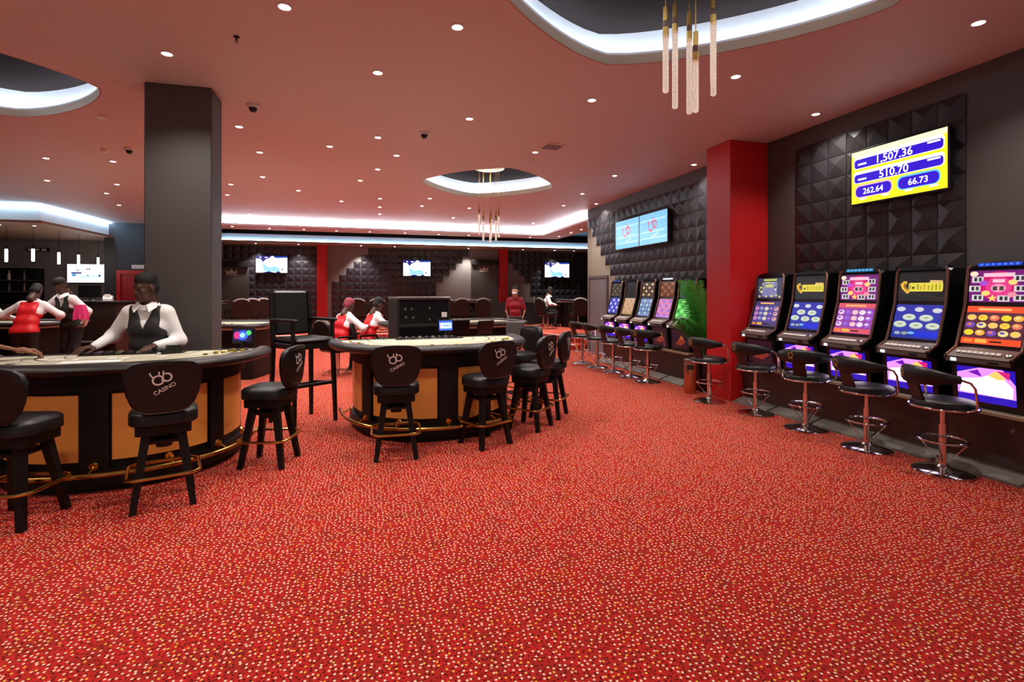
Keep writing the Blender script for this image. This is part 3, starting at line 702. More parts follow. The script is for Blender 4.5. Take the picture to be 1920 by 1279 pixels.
# ------------------------------------------------------------------ slot machines
def E3(r, g, b, s=1.0): return emi((r, g, b), s)
def scr_fruit(f, w, h, bg, pal, title):
    f.rect(-w / 2, -h / 2, w / 2, h / 2, bg); f.rect(-w * .5, h * .34, w * .5, h * .5, title); f.rect(-w * .3, h * .39, w * .25, h * .45, E3(255, 190, 120))
    n = 0
    for j in range(3):
        for i in range(5):
            x, y = -w * .39 + i * w * .195, h * .2 - j * h * .2
            f.ell(x, y, w * .085, h * .078, pal[n % len(pal)], 12); f.ell(x - w * .015, y + h * .015, w * .045, h * .032, pal[(n * 3 + 1) % len(pal)], 10); n += 1
    f.rect(-w * .5, -h * .5, w * .5, -h * .34, title); f.rect(-w * .45, -h * .46, -w * .3, -h * .38, E3(250, 140, 50)); f.rect(-w * .25, -h * .46, -w * .05, -h * .37, E3(240, 190, 80)); f.rect(0, -h * .44, w * .2, -h * .40, E3(40, 20, 20))
def scr_bonus(f, w, h):
    f.rect(-w / 2, -h / 2, w / 2, h / 2, E3(120, 24, 120)); f.ell(0, 0, w * .32, h * .48, E3(214, 20, 110)); f.ell(0, -.02 * h, w * .22, h * .34, E3(236, 60, 140))
    f.rect(-w * .26, h * .30, w * .26, h * .42, E3(255, 200, 220)); f.rect(-w * .1, h * .12, w * .1, h * .22, E3(255, 210, 220))
    f.ell(0, -h * .06, w * .13, h * .13, E3(250, 160, 190)); f.rect(-w * .09, -h * .13, -w * .02, h * .0, E3(60, 60, 60)); f.rect(w * .02, -h * .13, w * .09, h * .0, E3(70, 66, 60))
    for x, y in ((-.36, .22), (.34, .24), (-.4, -.07), (.36, -.07), (-.34, -.36), (.36, -.36), (.1, -.38)):
        f.rect(w * (x - .1), h * (y - .1), w * (x + .1), h * (y + .09), E3(220, 214, 216)); f.rect(w * (x - .06), h * (y - .06), w * (x - .01), h * (y + .06), E3(40, 36, 44)); f.rect(w * (x + .02), h * (y - .06), w * (x + .07), h * (y + .06), E3(60, 56, 60))
    for x, y, c in ((-.42, .40, (255, 235, 200)), (-.24, .1, (180, 80, 220)), (.24, .12, (255, 220, 130)), (-.2, -.22, (255, 220, 120)), (.24, -.26, (240, 150, 170))): f.ell(w * x, h * y, w * .075, h * .085, E3(*c), 10)
    f.poly([(w * (-.08 + .085 * math.cos(PI / 2 + k * PI / 5) * (1 if k % 2 == 0 else .45)), h * (-.38 + .12 * math.sin(PI / 2 + k * PI / 5) * (1 if k % 2 == 0 else .45))) for k in range(10)], E3(255, 214, 110))
def scr_word(f, w, h):
    f.rect(-w / 2, -h / 2, w / 2, h / 2, E3(26, 22, 22)); f.poly([(-w * .5, -h * .2), (w * .5, -h * .42), (w * .5, -h * .39), (-w * .5, -h * .16)], E3(60, 44, 40))
    f.poly([(-w * .46, h * .1), (-w * .38, h * .22), (-w * .3, h * .2), (-w * .34, h * .02), (-w * .24, -h * .2), (-w * .3, -h * .24), (-w * .42, -h * .06)], E3(240, 190, 50))
    f.poly([(-w * .38, h * .14), (-w * .33, h * .12), (-w * .34, 0), (-w * .28, -h * .16), (-w * .38, -h * .02)], E3(160, 90, 30))
    f.rr(-w * .27, -h * .16, w * .46, h * .15, h * .06, E3(236, 216, 70)); [f.rect(w * x0, h * y0, w * x1, h * y1, E3(*c)) for x0, x1, y0, y1, c in ((-.25, -.22, -.08, .06, (150, 130, 60)), (-.19, -.14, -.07, .01, (30, 24, 20)), (-.09, -.04, -.09, .09, (170, 170, 60)), (-.01, .02, -.1, .04, (190, 160, 50)), (.06, .1, -.09, .1, (206, 170, 50)), (.15, .18, -.1, .06, (170, 150, 40)), (.23, .26, -.12, .07, (170, 160, 40)), (.31, .34, -.1, .09, (150, 140, 30)), (.39, .41, -.1, .1, (150, 140, 30)))]; f.poly([(w * .18, h * .15), (w * .46, h * .14), (w * .45, h * .22), (w * .2, h * .24)], E3(226, 190, 120))
def scr_blue(f, w, h):
    f.rect(-w / 2, -h / 2, w / 2, h / 2, E3(46, 54, 170)); f.rect(-w / 2, -h / 2, w / 2, -h * .3, E3(30, 50, 150)); f.rect(0, -h * .44, w * .5, -h * .28, E3(20, 50, 220))
    for x, y in ((-.38, .36), (.02, .36), (.40, .34)): f.ell(w * x, h * y, w * .10, h * .07, E3(214, 216, 226), 12)
    for x, y in ((-.17, .12), (.2, .11), (-.34, -.1), (.02, -.12), (.37, -.12)):
        f.ell(w * x, h * y, w * .155, h * .105, E3(120, 150, 170), 14); f.ell(w * x, h * (y + .01), w * .14, h * .09, E3(214, 224, 206), 14); f.ell(w * x, h * (y + .01), w * .06, h * .03, E3(170, 176, 140), 8)
    f.ell(-w * .36, -h * .36, w * .07, h * .05, E3(160, 180, 200), 10); f.ell(-w * .2, -h * .36, w * .07, h * .05, E3(150, 160, 150), 10); f.ell(-w * .06, -h * .34, w * .08, h * .04, E3(110, 190, 250), 10)
def scr_gold(f, w, h):
    f.rect(-w / 2, -h / 2, w / 2, h / 2, E3(58, 62, 92)); f.rect(-w * .3, -h * .4, w * .3, h * .3, E3(130, 128, 176))
    for k in range(26):
        x, y = random.uniform(-.44, .44), random.uniform(-.44, .4)
        if abs(x) < .22 and abs(y + .1) < .22: continue
        f.ell(w * x, h * y, w * .045, h * .05, random.choice([E3(170, 170, 70), E3(214, 206, 140), E3(90, 96, 60), E3(226, 222, 200)]), 8)
    f.rect(-w * .25, h * .36, w * .28, h * .46, E3(190, 200, 90)); f.rect(-w * .2, h * .26, w * .2, h * .3, E3(210, 210, 200)); f.rect(-w * .16, h * .05, w * .16, h * .18, E3(206, 206, 120))
def scr_plain(c0, c1, c2):
    def g(f, w, h):
        f.rect(-w / 2, -h / 2, w / 2, h / 2, E3(*c0))
        for j in range(4):
            for i in range(4): f.ell(-w * .36 + i * w * .24, h * .36 - j * h * .24, w * .09, h * .09, E3(*(c1 if (i + j) % 2 else c2)), 9)
        f.rect(-w * .5, -h * .5, w * .5, -h * .42, E3(*c2))
    return g
def scr_belly(strong):
    def g(f, w, h):
        if not strong:
            f.rect(-w / 2, -h / 2, w / 2, h / 2, E3(40, 16, 30)); f.poly([(-.3 * w, -.3 * h), (.1 * w, .2 * h), (.4 * w, -.1 * h), (.1 * w, -.35 * h)], E3(130, 44, 30)); f.poly([(0, 0), (.15 * w, .25 * h), (.3 * w, 0)], E3(170, 90, 30)); return
        f.rect(-w / 2, -h / 2, w / 2, h / 2, E3(44, 20, 190)); f.poly([(-.5 * w, -.3 * h), (-.5 * w, .3 * h), (-.1 * w, .5 * h), (.3 * w, .5 * h), (.5 * w, .1 * h), (.5 * w, -.3 * h)], E3(200, 130, 240, 1.6))
        f.poly([(-.46 * w, -.26 * h), (-.42 * w, .12 * h), (-.1 * w, .2 * h), (.15 * w, .36 * h), (.34 * w, .2 * h), (.46 * w, -.0 * h), (.44 * w, -.28 * h)], E3(255, 240, 250, 3.0))
        f.poly([(-.3 * w, .34 * h), (-.05 * w, .24 * h), (-.12 * w, .44 * h)], E3(120, 20, 190)); f.poly([(.05 * w, .3 * h), (.2 * w, .46 * h), (.36 * w, .24 * h), (.2 * w, .2 * h)], E3(250, 176, 90, 1.6))
        f.poly([(.2 * w, .46 * h), (.42 * w, .44 * h), (.40 * w, .22 * h)], E3(230, 40, 120))
    return g
def slot_proto():
    t = thing('slot_machine', 'x', 'slot machine', group='slot machines')
    prof = [(.12, .52), (.09, .90), (.0, .905), (-.005, .945), (.13, 1.015), (.145, 1.03), (.245, 1.395), (.275, 1.70), (.30, 1.725), (.47, 1.725), (.47, .52)]
    mb = MB(); mb.prism([(y, z) for y, z in prof], -.255, .255, 0, 'x'); mb.build('cabinet', 'black_plastic', t, 25)
    for sx in (-1, 1):
        mb = MB(); pts = [(sx * .235, .0, .955), (sx * .238, .12, 1.02), (sx * .238, .135, 1.05), (sx * .236, .232, 1.39), (sx * .234, .265, 1.70), (sx * .21, .275, 1.735)]
        mb.tube(pts, .013, 6); mb.build('side_trim', 'bronze_trim', t)
    mb = MB(); mb.prism(rrect(-.235, -.012, .235, .055, .01, 2), .905, .94); mb.build('deck_front', 'deck_top', t)
    mb = MB(); mb.prism([(-.008, .946), (.128, 1.0165), (.128, 1.022), (-.008, .952)], -.225, .225, 0, 'x'); mb.build('deck_plate', 'deck_top', t)
    nb = MB(); nb.box(-.018, -.016, 0, .018, .016, .014, 0, .004); bmesh_ = nb.mesh('button', 'white_plastic')
    for k in range(8):
        o = link('button', bmesh_, t, (-.17 + k * .042, .055, .984)); o.rotation_euler = (.48, 0, 0)
    nb = MB(); nb.lathe([(.03, 0), (.03, .01), (.022, .016), (.004, .018)], 14); o = nb.build('start_button', 'steel', t, loc=(.19, .06, .987)); o.rotation_euler = (.48, 0, 0)
    nb = MB(); nb.box(-.022, -.012, -.014, .022, 0, .014, 0, .003); nb.build('bill_acceptor', emi((245, 245, 250), 1.4), t, loc=(-.17, -.006, .925))
    nb = MB(); nb.box(-.04, -.01, -.012, .04, 0, .012, 0, .003); nb.build('ticket_slot', 'black_matte', t, loc=(.12, -.006, .925))
    mb = MB(); q = arc(0, -.03, .235, 165, 15, 14, .065)
    mb.prism([(x, z + 1.725) for x, z in q], .27, .36, 0, 'y'); mb.build('topper', 'black_plastic', t)
    return t
def slot_machine(proto, label, y, up, low, belly, top_col, group, first=False):
    t = proto if first else copy_tree(proto)
    t.location = (4.87, y, 0); t.rotation_euler = (0, 0, -PI / 2); t['label'] = label; t['group'] = group
    def plane(name, p0, p1, w, painter, off=.004):
        a, b = Vector((0, p0[0], p0[1])), Vector((0, p1[0], p1[1])); u = (b - a); h = u.length
        n = Vector((1, 0, 0)).cross(u.normalized()); f = Flat(); painter(f, w, h); f.build(name, t, (a + b) / 2 + n * off, (1, 0, 0), u)
    plane('upper_screen', (.247, 1.415), (.272, 1.685), .43, up); plane('lower_screen', (.151, 1.055), (.241, 1.378), .43, low); plane('belly_screen', (.116, .575), (.094, .865), .42, belly)
    if top_col:
        f = Flat(); f.rr(-.16, -.012, .16, .018, .01, E3(*top_col)); 
        for k in range(7): f.ell(-.13 + k * .043, .004, .015, .011, E3(*[min(255, c + 60) for c in top_col]), 8)
        f.build('topper_sign', t, (0, .268, 1.735), (1, 0, 0), (0, 0, 1))
    return t
pal_fire = [E3(250, 200, 120), E3(250, 214, 60), E3(240, 120, 90), E3(240, 220, 50), E3(250, 180, 70), E3(110, 80, 190), E3(250, 230, 150)]
pal_pink = [E3(250, 214, 236), E3(140, 90, 210), E3(250, 200, 210), E3(246, 236, 250), E3(170, 110, 220)]
pal_blue = [E3(230, 130, 170), E3(120, 130, 210), E3(220, 210, 180), E3(90, 90, 180), E3(240, 180, 150)]
G1 = 'slot machines along the near right wall'; G2 = 'slot machines beyond the red column'
pr = slot_proto()
def fr(bg, pal, ti): return lambda f, w, h: scr_fruit(f, w, h, bg, pal, ti)
slot_machine(pr, 'slot machine beside the red column with grey-gold upper screen', 5.61, scr_gold, fr(E3(80, 74, 150), pal_blue, E3(70, 60, 110)), scr_belly(False), None, G1, True)
base_kids = None
def fresh(): 
    return slot_proto()
slot_machine(fresh(), 'slot machine with yellow lettering, second from the red column', 4.97, scr_word, scr_blue, scr_belly(True), None, G1, True)
slot_machine(fresh(), 'slot machine with pink screens, in the middle of the near row', 4.33, scr_bonus, fr(E3(150, 70, 170), pal_pink, E3(226, 90, 110)), scr_belly(True), (30, 120, 170), G1, True)
slot_machine(fresh(), 'slot machine with yellow lettering, second from the right edge', 3.68, scr_word, scr_blue, scr_belly(True), None, G1, True)
slot_machine(fresh(), 'slot machine with magenta and orange screens at the right edge', 3.05, scr_bonus, fr(E3(90, 40, 60), pal_fire, E3(246, 80, 40)), scr_belly(True), (20, 60, 190), G1, True)
slot_machine(fresh(), 'farthest slot machine with blue screen beside the grey door', 9.95, scr_plain((50, 46, 44), (120, 104, 70), (70, 60, 50)), scr_plain((70, 66, 200), (210, 210, 230), (60, 60, 160)), scr_belly(True), (20, 40, 120), G2, True)
slot_machine(fresh(), 'slot machine with beige lower screen in the far row', 9.31, scr_plain((26, 22, 22), (34, 30, 30), (30, 24, 24)), scr_plain((196, 160, 120), (210, 150, 130), (180, 140, 80)), scr_belly(True), None, G2, True)
slot_machine(fresh(), 'slot machine with blue-green lower screen in the middle of the far row', 8.67, scr_plain((60, 40, 36), (220, 190, 130), (90, 70, 50)), scr_plain((70, 100, 150), (160, 200, 190), (120, 140, 200)), scr_belly(True), None, G2, True)
slot_machine(fresh(), 'slot machine with violet and pink screen in the far row', 8.02, scr_plain((110, 60, 30), (160, 96, 50), (90, 46, 20)), scr_plain((214, 110, 150), (130, 90, 210), (190, 120, 220)), scr_belly(False), (200, 210, 230), G2, True)
slot_machine(fresh(), 'slot machine with bright green screen beneath the palm leaves', 7.42, scr_plain((20, 60, 24), (40, 90, 40), (30, 70, 30)), scr_plain((70, 200, 70), (150, 240, 120), (40, 130, 50)), scr_belly(False), None, G2, True)
# base cabinets the machines stand on
for y0, y1, lab in ((2.70, 5.94, 'long black base cabinet under the near row of slot machines'), (7.08, 10.28, 'long black base cabinet under the far row of slot machines')):
    t = thing('slot_cabinet', lab, 'cabinet', (0, 0, 0))
    mb = MB(); mb.box(4.97, y0, 0, WX - .07, y1, .49, 0, .006); mb.build('body', 'brown_wood', t)
    mb = MB(); mb.box(4.90, y0 - .01, .49, WX - .07, y1 + .01, .52, 0, .006); mb.build('top', 'cream_edge', t)
    mb = MB(); mb.box(4.893, y0, .493, 4.902, y1, .517); mb.build('edge_strip', 'cream_edge', t)
    mb = MB(); mb.box(5.29, y0, .52, WX - .07, y1, 1.58)
    mb.build('back_panel', 'black_matte', t)
    n = 5; w = (y1 - y0) / n
    for k in range(n):
        mb = MB(); mb.prism([(4.80, .0), (4.97, .0), (4.97, .075), (4.80, .02)], y0 + w * k + .02, y0 + w * (k + 1) - .02, 0, 'y')
        mb.build('foot_plate', 'plate_grey', t)

# ------------------------------------------------------------------ slot stools
def make_slot_stool(label):
    t = thing('slot_stool', label, 'stool', group='chrome stools at the slot machines')
    mb = MB(); mb.lathe([(.215, 0), (.215, .012), (.195, .022), (.12, .034), (.05, .05), (.036, .07)], 32); mb.build('base', 'chrome', t)
    mb = MB(); mb.cyl((0, 0, .06), (0, 0, .40), .030, .030, 16); mb.cyl((0, 0, .40), (0, 0, .53), .021, .021, 12); mb.build('column', 'chrome', t)
    mb = MB(); mb.tube([(.17 * math.cos(2 * PI * k / 28), .17 * math.sin(2 * PI * k / 28), .27) for k in range(28)], .010, 8, 0, True); fr_ = mb.build('foot_ring', 'chrome', t)
    for k in range(4):
        a = PI / 4 + k * PI / 2; mb = MB(); mb.tube([(.03 * math.cos(a), .03 * math.sin(a), .09), (.165 * math.cos(a), .165 * math.sin(a), .265)], .006, 6); mb.build('strut', 'chrome', fr_)
    mb = MB(); mb.lathe([(.12, .53), (.205, .545), (.222, .558), (.222, .595), (.208, .61), (.14, .622), (.02, .625)], 32); mb.build('seat', 'leather', t, 50)
    mb = MB(); mb.tube([(.228 * math.cos(2 * PI * k / 36), .228 * math.sin(2 * PI * k / 36), .552) for k in range(36)], .011, 8, 0, True); mb.build('seat_ring', 'chrome', t)
    # low curved padded back (at +y), carried by tube arms
    mb = MB(); n = 20; R = []
    for k in range(n + 1):
        a = math.radians(12 + 156 * k / n); taper = math.sin(PI * (k / n)) ** .5 if 0 < k < n else .35
        cx, cy = .25 * math.cos(a), .25 * math.sin(a); ux, uy = math.cos(a), math.sin(a)
        hh_, ww = .078 * max(taper, .42), .034
        R.append([mb.V((cx + ux * ww * math.cos(q), cy + uy * ww * math.cos(q), .805 + .012 * math.sin(a) + hh_ * math.copysign(abs(math.sin(q)) ** .7, math.sin(q)))) for q in [2 * PI * j / 12 for j in range(12)]])
    for k in range(n): mb.skin(R[k], R[k + 1])
    mb.F(R[0][::-1]); mb.F(R[-1]); bk = mb.build('backrest', 'leather', t, 50)
    f = Flat(); f.stroke([(.022 * math.cos(q), .012 + .022 * math.sin(q)) for q in [2 * PI * j / 16 for j in range(16)]], .007, 'logo_gold', True)
    f.stroke([(-.018 + .0, .02), (-.026, .036)], .006, 'logo_gold'); f.stroke([(.012, .03), (.016, .046)], .006, 'logo_gold'); f.rect(-.024, -.028, .024, -.02, 'logo_gold')
    f.build('emblem', bk, (.07, .2805, .82), (-1, 0, 0), (0, 0, 1))
    mb = MB(); mb.bar((0, .19, .60), (0, .25, .78), .13, .018, 0, (0, 1, 0)); mb.build('back_support', 'black_plastic', t)
    for sx in (-1, 1):
        mb = MB(); mb.tube([(sx * .23, -.02, .552), (sx * .265, -.05, .57), (sx * .277, -.055, .62), (sx * .277, -.04, .74), (sx * .272, -.01, .785), (sx * .25, .045, .805)], .010, 8); mb.build('arm_tube', 'chrome', t)
    return t
SS = [('chrome stool standing against the red column', 4.50, 6.02, .2), ('chrome stool second from the red column', 4.61, 5.27, .1), ('chrome stool in the middle of the near row', 4.61, 4.52, .5), ('chrome stool second from the right edge', 4.60, 3.80, -.1), ('chrome stool nearest the right edge of the picture', 4.62, 3.14, -.35)]
s0 = make_slot_stool(SS[0][0]); s0.location = (SS[0][1], SS[0][2], 0); s0.rotation_euler = (0, 0, face(1, 0) + SS[0][3])
for lab, x, y, a in SS[1:]: dup(s0, lab, (x, y, 0), face(1, 0) + a)
far = ['chrome stool farthest away, before the blue-screen machine', 'chrome stool second farthest in the far row', 'chrome stool in the middle of the far row', 'chrome stool before the violet-screen machine in the far row', 'chrome stool of the far row nearest the copper bin']
for lab, (x, y, a) in zip(far, [(4.34, 9.98, .3), (4.38, 9.32, -.1), (4.42, 8.72, .2), (4.47, 8.14, .1), (4.5, 7.62, .5)]): dup(s0, lab, (x, y, 0), face(1, 0) + a)

# ------------------------------------------------------------------ chandeliers
def chandelier(label, loc, spec, ztop):
    t = thing('chandelier', label, 'chandelier', loc, 0, 'crystal tube chandeliers')
    mb = MB(); mb.lathe([(.02, ztop - .05), (.30, ztop - .045), (.31, ztop - .01), (.30, ztop)], 32); mb.build('canopy', 'brass', t)
    mb = MB()
    for k in range(6): mb.lathe([(.022, ztop - .065), (.022, ztop - .045)], 10, 0, (.18 * math.cos(k), .18 * math.sin(k), 0))
    for x, y, zb, ln in spec:
        p = link('pendant', None, t, (x, y, 0))
        m2 = MB(); m2.cyl((0, 0, zb + ln + .18), (0, 0, ztop - .045), .004, None, 6); m2.build('cable', 'gold', p)
        m2 = MB(); m2.cyl((0, 0, zb + ln + .09), (0, 0, zb + ln + .18), .018, .016, 12); m2.cyl((0, 0, zb + ln - .01), (0, 0, zb + ln + .05), .019, None, 12); m2.build('gold_cap', 'gold', p)
        m2 = MB(); m2.cyl((0, 0, zb + ln + .05), (0, 0, zb + ln + .09), .0175, None, 12); m2.build('dark_collar', 'bronze_trim', p)
        m2 = MB(); m2.lathe([(.012, zb), (.019, zb + .008), (.019, zb + ln)], 14); m2.build('crystal_tube', 'crystal', p)
    return t
chandelier('crystal tube chandelier hanging nearest the camera', (2.0, 2.87, 0), [(-.19, -.02, 2.76, .36), (-.07, .06, 2.70, .50), (0, -.06, 2.64, .33), (.065, .1, 2.69, .5), (.10, -.1, 2.82, .38), (.2, .03, 2.80, .42)], CZ + .36)
l = bpy.data.lights.new('chandelier_glow', 'POINT'); l.energy = 12; l.color = (1, .8, .55); l.shadow_soft_size = .1
chandelier('crystal tube chandelier in the far leaf-shaped recess', (2.28, 9.75, 0), [(-.2, 0, 2.62, .4), (-.1, .08, 2.5, .4), (0, -.08, 2.46, .38), (.06, .1, 2.55, .4), (.12, -.06, 2.5, .4), (.2, .04, 2.58, .42)], CZ + .36)
for x, y, z in ((2.28, 9.75, CZ + .12),):
    o = bpy.data.objects.new('chandelier_glow', l); COL.objects.link(o); o.location = (x, y - .3, z)

# ------------------------------------------------------------------ palm, bin
t = thing('potted_palm', 'tall leafy green palm tucked beside the red column', 'plant', (4.98, 6.74, 0))
mb = MB(); mb.lathe([(.14, 0), (.17, .02), (.20, .38), (.205, .42), (.185, .42), (.18, .38)], 24); mb.build('pot', 'black_plastic', t)
mb = MB(); mb.lathe([(.18, .36), (.01, .385)], 20); mb.build('soil', 'brown_wood', t)
def frond(L, droop, nleaf, ln):
    mb = MB(); P_ = []
    for k in range(13):
        s_ = k / 12; P_.append(Vector((0, L * s_ * (.22 + .5 * s_ * droop), L * (s_ - .42 * droop * s_ * s_))))
    mb.tube(P_, [.009 * (1 - .8 * k / 12) for k in range(13)], 5, 1)
    for k in range(nleaf):
        s_ = .28 + .7 * k / nleaf; i = min(11, int(s_ * 12)); a = P_[i].lerp(P_[i + 1], s_ * 12 - i); tg = (P_[i + 1] - P_[i]).normalized()
        for sd in (-1, 1):
            side = Vector((sd, 0, 0)); l_ = ln * (1.05 - .55 * abs(s_ - .55)) * random.uniform(.85, 1.1)
            d = (side * .8 + tg * .65 + Vector((0, 0, -.1))).normalized(); w = tg * .016
            m1 = a + d * l_ * .5 + Vector((0, 0, .012)); e = a + d * l_ + Vector((0, 0, -.06 * droop - .03))
            v = [mb.V(a - w * .3), mb.V(a + w * .3), mb.V(m1 + w), mb.V(m1 - w), mb.V(e)]
            mb.F((v[0], v[1], v[2], v[3])); mb.F((v[3], v[2], v[4]))
    return mb
fm = [frond(1.35, .5, 22, .30).mesh('frond', ['leaf', 'stem'], 60), frond(1.15, .9, 20, .28).mesh('frond', ['leaf_dark', 'stem'], 60), frond(1.5, .25, 24, .30).mesh('frond', ['leaf', 'stem'], 60)]
for k in range(26):
    o = link('frond', fm[k % 3], t, (random.uniform(-.05, .05), random.uniform(-.05, .05), .36)); st_ = k % 3 == 0; o.rotation_euler = (random.uniform(-.12, .05), 0, k * 2.4 if st_ else math.radians(random.uniform(-12, 105))); s_ = random.uniform(.8, 1.12); o.scale = (s_ * (.5 if st_ else .9), s_ * (.22 if st_ else .55), s_)
t = thing('litter_bin', 'copper-coloured ashtray bin at the foot of the red column', 'bin', (4.62, 6.62, 0))
mb = MB(); mb.lathe([(.085, 0), (.09, .01), (.09, .46), (.085, .47)], 24); mb.build('body', 'copper', t)
mb = MB(); mb.lathe([(.095, .47), (.095, .50), (.08, .515), (.07, .505)], 24); mb.build('lid', 'steel', t)
mb = MB(); mb.box(-.05, -.097, .36, .05, -.082, .43, 0, .006); o = mb.build('opening', 'black_matte', t); o.rotation_euler = (0, 0, -.6)
# ------------------------------------------------------------------ people: implicit bodies meshed by surface nets
def surface_nets(fn, lo, hi, h):
    lo = np.array(lo) - 1.5 * h; hi = np.array(hi) + 1.5 * h
    n = np.ceil((hi - lo) / h).astype(int) + 1
    ax = [lo[i] + h * np.arange(n[i]) for i in range(3)]
    X, Y, Z = np.meshgrid(*ax, indexing='ij'); v = fn(np.stack([X, Y, Z], -1).reshape(-1, 3).astype(np.float32)).reshape(n)
    ins = v < 0
    cnt = np.zeros(n - 1); acc = np.zeros(tuple(n - 1) + (3,))
    def sl(o): return tuple(slice(o[i], n[i] - 1 + o[i]) for i in range(3))
    corners = [(a, b, c) for a in (0, 1) for b in (0, 1) for c in (0, 1)]
    for a in range(3):
        for o in corners:
            if o[a]: continue
            p = list(o); p[a] = 1; v0 = v[sl(o)]; v1 = v[sl(p)]; x = (v0 < 0) != (v1 < 0)
            t = np.where(x, v0 / np.where(x, v0 - v1, 1), 0)
            pos = np.array(o, float)[None, None, None, :].repeat(1, 0) + np.zeros(tuple(n - 1) + (3,)); pos[..., a] = t
            acc += np.where(x[..., None], pos, 0); cnt += x
    has = cnt > 0; idx = -np.ones(n - 1, int); idx[has] = np.arange(has.sum())
    base = np.stack(np.nonzero(has), -1); V = lo + h * (base + acc[has] / cnt[has][:, None])
    F = []
    for a in range(3):
        b, c = (a + 1) % 3, (a + 2) % 3
        s0 = [slice(None)] * 3; s1 = [slice(None)] * 3; s0[a] = slice(0, -1); s1[a] = slice(1, None)
        ch = ins[tuple(s0)] != ins[tuple(s1)]; I = np.stack(np.nonzero(ch), -1)
        ok = (I[:, b] > 0) & (I[:, c] > 0) & (I[:, b] < n[b] - 1) & (I[:, c] < n[c] - 1); I = I[ok]
        if not len(I): continue
        fl_ = ins[tuple(s0)][I[:, 0], I[:, 1], I[:, 2]]
        q = []
        for db, dc in ((1, 1), (0, 1), (0, 0), (1, 0)):
            J = I.copy(); J[:, b] -= db; J[:, c] -= dc; q.append(idx[J[:, 0], J[:, 1], J[:, 2]])
        q = np.stack(q, -1); q[~fl_] = q[~fl_][:, ::-1]; F.append(q)
    F = np.concatenate(F); F = F[(F >= 0).all(1)]
    return V, F
def cap(a, b, ra, rb):
    a = np.array(a, np.float32); b = np.array(b, np.float32); ab = b - a; L2 = float(ab @ ab) + 1e-9
    def f(P):
        t = np.clip(((P - a) @ ab) / L2, 0, 1); return np.linalg.norm(P - a - t[:, None] * ab, axis=1) - (ra + (rb - ra) * t)
    f.bb = (np.minimum(a - ra, b - rb), np.maximum(a + ra, b + rb)); return f
def ellip(c, r, R=None):
    c = np.array(c, np.float32); r = np.array(r, np.float32)
    def f(P):
        q = P - c
        if R is not None: q = q @ R
        k0 = np.linalg.norm(q / r, axis=1); k1 = np.linalg.norm(q / (r * r), axis=1) + 1e-6; return k0 * (k0 - 1) / k1
    m = float(r.max()); f.bb = (c - m, c + m); return f
def union(prims, k):
    def f(P):
        d = prims[0](P)
        for p in prims[1:]:
            e = p(P); h = np.clip(.5 + .5 * (e - d) / k, 0, 1); d = e + (d - e) * h - k * h * (1 - h)
        return d
    f.bb = (np.min([p.bb[0] for p in prims], 0), np.max([p.bb[1] for p in prims], 0)); return f
def inflate(g, r):
    def f(P): return g(P) - r
    f.bb = (g.bb[0] - r, g.bb[1] + r); return f
def clip_by(g, h, bb=None):
    def f(P): return np.maximum(g(P), h(P))
    f.bb = bb or g.bb; return f
def nets(g, h): return surface_nets(g, g.bb[0], g.bb[1], h)
def np_mesh(name, parts, mats, choose=None):
    """parts: list of (V,F,material index or function(centres)->indices)"""
    Vs, Fs, Ms, o = [], [], [], 0
    for V, F, m in parts:
        Vs.append(V); Fs.append(F + o); o += len(V); Ms.append(m(V[F].mean(1)) if callable(m) else np.full(len(F), m))
    V = np.concatenate(Vs); F = np.concatenate(Fs); M_ = np.concatenate(Ms)
    me = bpy.data.meshes.new(name); me.from_pydata(V.tolist(), [], F.tolist())
    for m in mats: me.materials.append(MATS[m])
    me.polygons.foreach_set('material_index', M_.astype(int).tolist()); me.polygons.foreach_set('use_smooth', [True] * len(F)); me.update(); return me
def ik(S_, T_, l1, l2, hint):
    S_, T_ = Vector(S_), Vector(T_); d = T_ - S_; L = min(d.length, (l1 + l2) * .995); n = d.normalized()
    a = (l1 * l1 - l2 * l2 + L * L) / (2 * L); hgt = math.sqrt(max(l1 * l1 - a * a, 0)); h = Vector(hint); h = (h - n * h.dot(n)).normalized()
    return S_ + n * a + h * hgt, S_ + n * L
def hand_prims(w, fwd, back, thumb, curl):
    """w wrist, fwd finger direction, back = back-of-hand normal, thumb = direction of the thumb side"""
    w, f, n, s = Vector(w), Vector(fwd).normalized(), Vector(back).normalized(), Vector(thumb).normalized(); pr = []
    pr.append(cap(w - f * .004, w + f * .02, .025, .027))
    for k in range(4):
        off = s * (.030 - .020 * k); kn = w + f * (.088 - .004 * abs(k - 1)) + off * 1.05
        pr.append(cap(w + f * .02 + off * .55, kn, .017, .0125))
        ln = (.043, .048, .045, .035)[k]; a = .15; p = kn
        for j, (m_, r0, r1) in enumerate(((1, .0105, .0095), (.72, .0095, .0088), (.58, .0088, .0074))):
            a += curl * (1.0, 1.1, .7)[j]; dr = f * math.cos(a) - n * math.sin(a); q = p + dr * ln * m_; pr.append(cap(p, q, r0, r1)); p = q
    b0 = w + f * .025 + s * .022; b1 = b0 + (f * .7 + s * .65 - n * .25).normalized() * .045; b2 = b1 + (f * .9 + s * .25 - n * .3).normalized() * .034; b3 = b2 + (f * .95 - n * .3).normalized() * .026
    pr += [cap(b0, b1, .019, .0125), cap(b1, b2, .0122, .0105), cap(b2, b3, .0102, .008)]
    return union(pr, .008)
